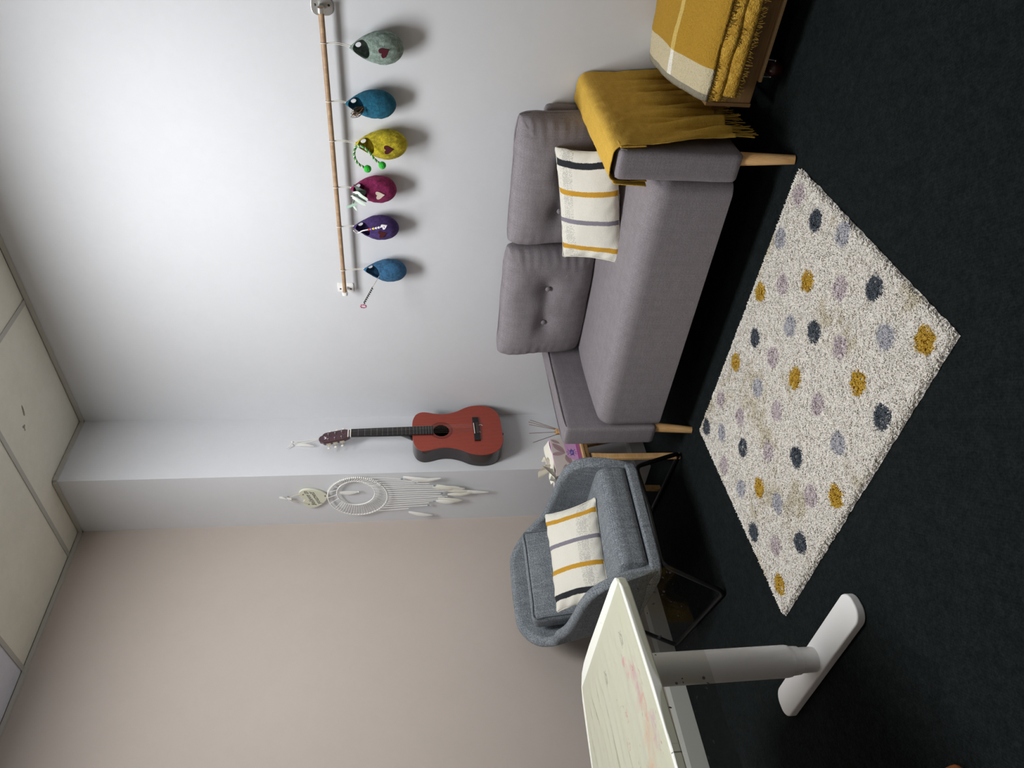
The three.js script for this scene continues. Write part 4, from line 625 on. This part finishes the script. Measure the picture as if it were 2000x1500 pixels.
  const hel = []; for (let i = 0; i <= 90; i++) { const u = 0.42 + 0.58 * i / 90, p = a.clone().lerp(b, u); hel.push(p.add(V(0.003 * cos(i * 0.62), 0.003 * sin(i * 0.62), 0.002 * cos(i * 0.62)))); } mesh('black_twist', tube(hel, 0.0019, 200, 6), std({ color: 0x16161a, roughness: 0.7 }), wr);
  for (let i = 0; i < 14; i++) { const t = i / 14 * 2 * PI, s = new THREE.SphereGeometry(0.0034, 10, 8); s.translate(b.x - 0.003, b.y + 0.006 + 0.0125 * cos(t) - 0.002, b.z - 0.014 + 0.0085 * sin(t) ); mesh('bead', s, phys({ color: i % 2 ? 0xd98aa6 : 0xa24a66, roughness: 0.3 }), wr); }
}
// ------------------------------------------------------------------ guitar on the pillar
{
  const g = thing('classical_guitar', 'classical guitar with red orange top hanging on the white pillar', 'guitar', [2.672, 0.803, ZP + 0.006]); g.rotation.z = 0.019;
  const L = 0.482, D = 0.092, prof = [[0, 0.0], [0.0, 0.06], [0.006, 0.105], [0.03, 0.15], [0.075, 0.178], [0.125, 0.184], [0.18, 0.172], [0.235, 0.142], [0.285, 0.126], [0.32, 0.123], [0.355, 0.128], [0.395, 0.139], [0.43, 0.142], [0.46, 0.124], [0.477, 0.085], [0.482, 0.045], [0.482, 0]];
  const half = new THREE.CatmullRomCurve3(prof.map(([y, x]) => V(x, y, 0)), false, 'centripetal').getSpacedPoints(70);
  const ring = [...half.map((p) => V2(p.x, p.y)), ...half.slice(1, -1).reverse().map((p) => V2(-p.x, p.y))];
  const hole = (r) => { const p = new THREE.Path(); p.absarc(0, 0.328, r, 0, 2 * PI, true); return p; };
  const bodyRim = new THREE.Shape(ring); bodyRim.holes.push(new THREE.Path(ring.map((p) => V2(p.x * 0.965, 0.241 + (p.y - 0.241) * 0.972)).reverse()));
  const dark = phys({ map: grain(140, [26, 16, 18], [44, 28, 28], 0.4), roughness: 0.22, clearcoat: 0.6, clearcoatRoughness: 0.12 }), ebony = phys({ color: 0x101014, roughness: 0.5 });
  mesh('sides', uvBox(extrude(bodyRim, D - 0.006)), dark, g);
  mesh('back', uvBox(extrude(new THREE.Shape(ring), 0.003)), dark, g);
  const top = new THREE.Shape(ring); top.holes.push(hole(0.043)); const tg = extrude(top, 0.003, 0.0015, 24, 2); tg.translate(0, 0, D - 0.006);
  const spruce = phys({ map: grain(144, [140, 50, 32], [160, 60, 38], 0.16), roughness: 0.34, clearcoat: 0.4, clearcoatRoughness: 0.25 }); mesh('soundboard', uvBox(tg), spruce, g);
  for (const [r0, r1, c] of [[0.0455, 0.048, 0x3a1410], [0.052, 0.0585, 0x6e2418], [0.06, 0.0615, 0x3a1410]]) { const s = new THREE.Shape(); s.absarc(0, 0.328, r1, 0, 2 * PI); s.holes.push(hole(r0)); const q = extrude(s, 0.0006, 0, 40); q.translate(0, 0, D - 0.0018); mesh('rosette', uvBox(q), phys({ color: c, roughness: 0.4 }), g); }
  const z0 = D - 0.001, nutY = 0.802, endY = 0.372;
  const fb = new THREE.Shape([V2(-0.0255, nutY), V2(-0.031, endY), V2(0.031, endY), V2(0.0255, nutY)]); const fg = extrude(fb, 0.006, 0.0006, 4, 1); fg.translate(0, 0, z0 - 0.001); mesh('fretboard', uvBox(fg), ebony, g);
  const zf = z0 + 0.0062; for (let n = 1; n <= 19; n++) { const y = nutY - 0.65 * (1 - pow(2, -n / 12)); if (y < endY + 0.003) break; const w = mix(0.0255, 0.031, (nutY - y) / (nutY - endY)); mesh('fret', rod(V(-w, y, zf), V(w, y, zf), 0.0008, 6), std({ color: 0x9a9894, metalness: 0.8, roughness: 0.35 }), g); }
  const nl = []; for (let i = 0; i <= 16; i++) { const y = mix(0.815, 0.482, i / 16), w = mix(0.0245, 0.029, i / 16), d = 0.02 + (i > 13 ? (i - 13) * 0.016 : 0) + 0.003 * i / 16, lp = []; for (let k = 0; k < 16; k++) { const a = k / 15 * PI; lp.push(V(w * cos(a), y, z0 - d * sin(a) )); } nl.push(lp); } mesh('neck', soft(loft(nl)), dark, g);
  mesh('nut', rbox(0.052, 0.006, 0.012, 0.001, 0, nutY + 0.003, z0 + 0.003, 1), phys({ color: 0xf1ede2, roughness: 0.4 }), g);
  mesh('neck_band', rbox(0.053, 0.0055, 0.017, 0.001, 0, nutY + 0.0155, z0 - 0.006, 1), phys({ color: 0xf1ede2, roughness: 0.4 }), g);
  // headstock, tipped back, with slots of machine heads
  const hs = new THREE.Shape(); hs.moveTo(-0.026, 0); hs.lineTo(-0.036, 0.03); hs.lineTo(-0.037, 0.13); hs.quadraticCurveTo(-0.034, 0.142, -0.024, 0.146); hs.quadraticCurveTo(-0.02, 0.152, -0.016, 0.16); hs.quadraticCurveTo(0, 0.17, 0.016, 0.16); hs.quadraticCurveTo(0.02, 0.152, 0.024, 0.146); hs.quadraticCurveTo(0.034, 0.142, 0.037, 0.13); hs.lineTo(0.036, 0.03); hs.lineTo(0.026, 0);
  const head = extrude(hs, 0.016, 0.002, 10, 2), place = (q) => { q.rotateX(-0.24); q.translate(0, nutY + 0.006, z0 - 0.016); return q; };
  const hm = mesh('headstock', uvBox(place(head)), phys({ map: grain(150, [52, 20, 30], [74, 30, 42], 0.3), roughness: 0.25, clearcoat: 0.6 }), g);
  for (const s of [-1, 1]) for (let k = 0; k < 3; k++) {
    const y = 0.04 + k * 0.036; const post = rod(V(s * 0.018, y, 0.017), V(s * 0.018, y, 0.026), 0.0034, 12); mesh('tuning_post', place(post), M.steel, hm);
    const pl = merge([box(0.003, 0.024, 0.014, s * 0.0395, y, 0.004), rod(V(s * 0.038, y, -0.002), V(s * 0.056, y, -0.004), 0.0022, 8)]); mesh('machine_head', place(pl), std({ color: 0xcfc6b2, metalness: 0.7, roughness: 0.35 }), hm);
    const kn = new THREE.SphereGeometry(0.0075, 14, 10); kn.scale(0.62, 1.1, 0.8); kn.translate(s * 0.06, y, -0.004); mesh('tuning_knob', place(kn), phys({ color: 0xe8e2d6, roughness: 0.3 }), hm);
  }
  const logo = merge([box(0.004, 0.012, 0.0006, -0.007, 0.128, 0.0185), (() => { const q = box(0.0035, 0.013, 0.0006, 0, 0, 0); q.rotateZ(-0.7); q.translate(0.004, 0.131, 0.0185); return q; })(), (() => { const q = box(0.0035, 0.008, 0.0006, 0, 0, 0); q.rotateZ(0.8); q.translate(-0.001, 0.126, 0.0185); return q; })()]); mesh('headstock_emblem', place(logo), std({ color: 0xe9dcea, roughness: 0.4 }), hm);
  const bridge = mesh('bridge', rbox(0.172, 0.032, 0.009, 0.002, 0, 0.139, z0 + 0.003, 2), ebony, g);
  mesh('saddle', rbox(0.076, 0.0035, 0.008, 0.001, 0, 0.151, z0 + 0.008, 1), phys({ color: 0xefe9dc, roughness: 0.4 }), bridge);
  mesh('tie_block', rbox(0.082, 0.014, 0.006, 0.001, 0, 0.133, z0 + 0.009, 1), phys({ color: 0x3a302c, roughness: 0.5 }), bridge);
  for (let i = 0; i < 6; i++) { const a = (i - 2.5) / 2.5; mesh('string', rod(V(a * 0.029, 0.15, z0 + 0.0118), V(a * 0.021, nutY + 0.004, z0 + 0.0096), i < 3 ? 0.0004 : 0.0003, 5), std({ color: i < 3 ? 0x8f867a : 0xb9b4aa, metalness: i < 3 ? 0.6 : 0, roughness: 0.4 }), g); }
  mesh('string_end', merge([tube([V(0.02, 0.126, z0 + 0.01), V(0.026, 0.112, z0 + 0.008), V(0.022, 0.104, z0 + 0.004)], 0.0011, 8, 5), tube([V(-0.026, 0.125, z0 + 0.01), V(-0.03, 0.118, z0 + 0.006)], 0.0011, 6, 5)]), std({ color: 0xe8e4dc }), bridge);
  const btn = new THREE.LatheGeometry([V2(0.0001, -0.012), V2(0.006, -0.012), V2(0.006, -0.008), V2(0.003, -0.006), V2(0.003, 0)], 16); btn.translate(0, 0, D / 2); mesh('strap_button', btn, ebony, g);
  // looped cord that holds it up, with a feather
  const h = thing('cord_hanger', 'white looped cord with a feather on a nail above the guitar head', 'cord', [2.664, 1.912, ZP + 0.004]);
  mesh('nail', rod(V(0, 0, 0), V(0, 0, 0.03), 0.0022, 8), M.steel, h);
  mesh('cord_loop', merge([tube([V(-0.004, -0.13, 0.045), V(-0.008, -0.07, 0.03), V(-0.003, 0.003, 0.022), V(0.004, 0.002, 0.022)], 0.0016, 24, 6), tube([V(0.006, -0.13, 0.045), V(0.004, -0.07, 0.032), V(0.004, 0.003, 0.022)], 0.0016, 24, 6)]), M.cord, h);
  mesh('knot', new THREE.SphereGeometry(0.006, 10, 8).translate(0, 0.002, 0.026), M.cord, h);
  mesh('tail', tube([V(-0.003, 0.004, 0.022), V(-0.018, 0.012, 0.016), V(-0.03, 0.03, 0.012)], 0.0022, 10, 6), M.cord, h);
  mesh('feather', sheet((u, v) => V(-0.016 - 0.012 * u + (v - 0.5) * 0.018 * pow(sin(PI * clamp(u * 0.95 + 0.04, 0, 1)), 0.7), -0.012 - 0.1 * u, 0.02 + 0.006 * sin(u * 3)), 24, 6, 0.0008), std({ color: 0xe6e3dc, roughness: 0.95, side: THREE.DoubleSide }), h);
}
// ------------------------------------------------------------------ dream catcher on the side of the pillar
{
  const cy = 1.575, cz = -3.05, t = thing('dream_catcher', 'white dream catcher with long strings and feathers on the pillar side', 'dream catcher', [XP, cy, cz]); t.rotation.y = -PI / 2;   // own axes: x along the wall, y up, z into the room
  const thread = std({ color: 0xf3f2ee, roughness: 0.95 }), RO = 0.155, RI = 0.098, ix = 0.028, iy = 0.008, zo = 0.018;
  const or = new THREE.TorusGeometry(RO, 0.004, 10, 90); or.translate(0, 0, zo); mesh('outer_ring', or, thread, t);
  const ir = new THREE.TorusGeometry(RI, 0.0032, 10, 80); ir.translate(ix, iy, zo); mesh('inner_ring', ir, thread, t);
  const R = rng(5);
  for (let i = 0; i < 60; i++) { const a = i / 60 * 2 * PI; if (a > PI * 0.24 && a < PI * 0.72 && i % 3) continue; const p = V(RO * cos(a), RO * sin(a), zo + 0.004), q = V(ix + RI * cos(a + 0.1 * (R() - 0.5)), iy + RI * sin(a + 0.1), zo + 0.003); mesh('web_thread', rod(p, q, 0.0014, 5), thread, t); }
  for (let i = 0; i < 34; i++) { const a = -0.9 + i / 34 * 2.2, g = new THREE.TorusGeometry(0.0064, 0.0015, 6, 12); g.rotateY(PI / 2); g.rotateZ(a + PI / 2); g.translate(RO * cos(a), RO * sin(a), zo); mesh('wrapping', g, thread, t); }
  // hanging strings, each with a bead or a feather at its end
  const feather = (x, y, l, w, lean, tint) => { return sheet((u, v) => { const k = pow(max(0, sin(PI * clamp(0.06 + u * 0.92, 0, 1))), 0.6); return V(x + lean * l * u + (v - 0.5) * w * 0.92 * k, y - l * u + 0.003 * abs(v - 0.5) * sin(u * 60), 0.02 + 0.01 * sin(u * 2.4) - 0.01 * (v - 0.5) ** 2); }, 30, 8, 0.0007); };
  const fm = std({ color: 0xf0efea, roughness: 1, side: THREE.DoubleSide }), fm2 = std({ color: 0xe4e2d6, roughness: 1, side: THREE.DoubleSide }), bead = phys({ color: 0x8fa0a6, roughness: 0.3, metalness: 0.3 });
  const ends = [[0.148, 1.33], [0.128, 1.29], [0.112, 1.26], [0.095, 1.2], [0.078, 1.16], [0.06, 1.1], [0.042, 1.06], [0.024, 1.08], [0.006, 1.12], [-0.012, 1.13], [-0.03, 1.1], [-0.048, 1.15], [-0.066, 1.16], [-0.085, 1.2], [-0.105, 1.19], [-0.128, 1.31]];
  ends.forEach(([x, yb], i) => { const y0 = -sqrt(max(0, RO * RO - x * x)), y1 = yb - cy; mesh('string', tube([V(x, y0, zo), V(x * 0.97 + 0.004 * (R() - 0.5), (y0 + y1) / 2, 0.017), V(x * 0.9 + 0.01 * (R() - 0.5), y1, 0.018)], 0.0017, 16, 6), thread, t); if (i % 2 === 0) { const s = new THREE.CylinderGeometry(0.0042, 0.0042, 0.011, 10); s.translate(x * 0.9, y1 + 0.012, 0.018); mesh('bead', s, bead, t); } });
  for (const [x, y, l, w, lean, k] of [[0.148, 1.335, 0.16, 0.032, -0.12, 0], [0.12, 1.29, 0.15, 0.03, 0.12, 0], [0.06, 1.18, 0.14, 0.042, 0.0, 1], [0.045, 1.13, 0.15, 0.04, -0.15, 1], [0.03, 1.07, 0.19, 0.03, -0.1, 0], [-0.005, 1.1, 0.13, 0.03, 0.1, 1], [-0.04, 1.15, 0.13, 0.044, -0.1, 1], [-0.06, 1.16, 0.12, 0.04, 0.05, 0], [-0.15, 1.31, 0.13, 0.036, -0.2, 0], [0.075, 1.16, 0.15, 0.026, -0.18, 1], [0.01, 1.06, 0.12, 0.03, 0.12, 1]]) mesh('feather', feather(x, y - cy, l, w, lean, k), k ? fm2 : fm, t);
  // small feather inside the ring
  mesh('centre_feather', sheet((u, v) => { const k = pow(sin(PI * clamp(0.05 + u * 0.9, 0, 1)), 0.7); return V(0.034 + (v - 0.7) * 0.03 * k, 0.1 - 0.1 * u, 0.014); }, 20, 5, 0.0007), fm, t); mesh('centre_bead', new THREE.SphereGeometry(0.0055, 12, 8).translate(0.036, -0.006, 0.016), phys({ color: 0xd9dad6, roughness: 0.2 }), t); mesh('centre_string', rod(V(0.036, 0.1, 0.014), V(0.036, -0.004, 0.014), 0.0011, 5), thread, t);

  // wooden heart above it
  const h = thing('heart_plaque', 'pale wooden heart sign lettered Believe in yourself above the dream catcher', 'sign', [XP, 1.795, -3.056]); h.rotation.y = -PI / 2;
  const paint = canvasTex(512, 512, (c, w, hh) => { const R2 = rng(8); c.fillStyle = '#dcdcc8'; c.fillRect(0, 0, w, hh); for (let i = 0; i < 900; i++) { c.fillStyle = `rgba(${R2() < 0.5 ? '190,186,160' : '240,240,226'},0.12)`; c.fillRect(R2() * w, R2() * hh, 3 + 18 * R2(), 2); }
    c.fillStyle = '#1d1f1c'; c.textAlign = 'center'; c.save(); c.translate(256, 256); c.rotate(-0.08); c.transform(1, 0, -0.22, 1, 0, 0); c.font = 'italic 76px serif'; c.lineWidth = 3; c.strokeStyle = '#1d1f1c'; for (const [tx, x, y] of [['Believe in', 2, -34], ['yourself', -4, 46]]) { c.fillText(tx, x, y); c.strokeText(tx, x, y); }; c.restore(); });
  const hg = extrude((() => { const q = new THREE.Shape(); q.moveTo(0, 0.05); q.bezierCurveTo(0.012, 0.075, 0.062, 0.078, 0.076, 0.04); q.bezierCurveTo(0.086, 0.005, 0.05, -0.05, 0.012, -0.068); q.quadraticCurveTo(0, -0.074, -0.012, -0.068); q.bezierCurveTo(-0.05, -0.05, -0.086, 0.005, -0.076, 0.04); q.bezierCurveTo(-0.062, 0.078, -0.012, 0.075, 0, 0.05); return q; })(), 0.007, 0.0025, 20, 3); { const p = hg.attributes.position, uv = hg.attributes.uv; for (let i = 0; i < p.count; i++) uv.setXY(i, p.getX(i) / 0.18 + 0.5, p.getY(i) / 0.18 + 0.5); } hg.rotateZ(0.24); hg.translate(0, 0.006, 0.006); mesh('heart', hg, std({ map: paint, roughness: 0.7 }), h);
  for (const [x, y] of [[0.032, 0.06], [-0.05, 0.038], [0.016, -0.052]]) { const d = new THREE.CylinderGeometry(0.0042, 0.0042, 0.0012, 12); d.rotateX(PI / 2); d.translate(x, y, 0.0162); mesh('nail_head', d, std({ color: 0x4a4a42, roughness: 0.5 }), h); }
  mesh('string', merge([tube([V(0.032, 0.06, 0.016), V(0.03, 0.1, 0.018), V(0.004, 0.14, 0.02)], 0.0016, 12, 6), tube([V(-0.05, 0.038, 0.016), V(-0.02, 0.09, 0.018), V(0.002, 0.14, 0.02)], 0.0016, 12, 6)]), std({ color: 0xcfc6b0, roughness: 0.9 }), h);
  mesh('ribbon', merge([sheet((u, v) => V(-0.01 + 0.02 * v + 0.016 * u, 0.12 + 0.06 * u, 0.018 + 0.006 * sin(v * 3)), 10, 4, 0.0012).toNonIndexed(), sheet((u, v) => V(-0.026 + 0.06 * u, 0.11 + 0.05 * u + 0.009 * v, 0.024), 10, 3, 0.0012).toNonIndexed()]), std({ color: 0xe8e8e4, roughness: 0.8, side: THREE.DoubleSide }), h);
  mesh('pin', rod(V(0.004, 0.142, 0), V(0.004, 0.142, 0.026), 0.002, 8), M.steel, h);
}
renderer.render(scene, camera);
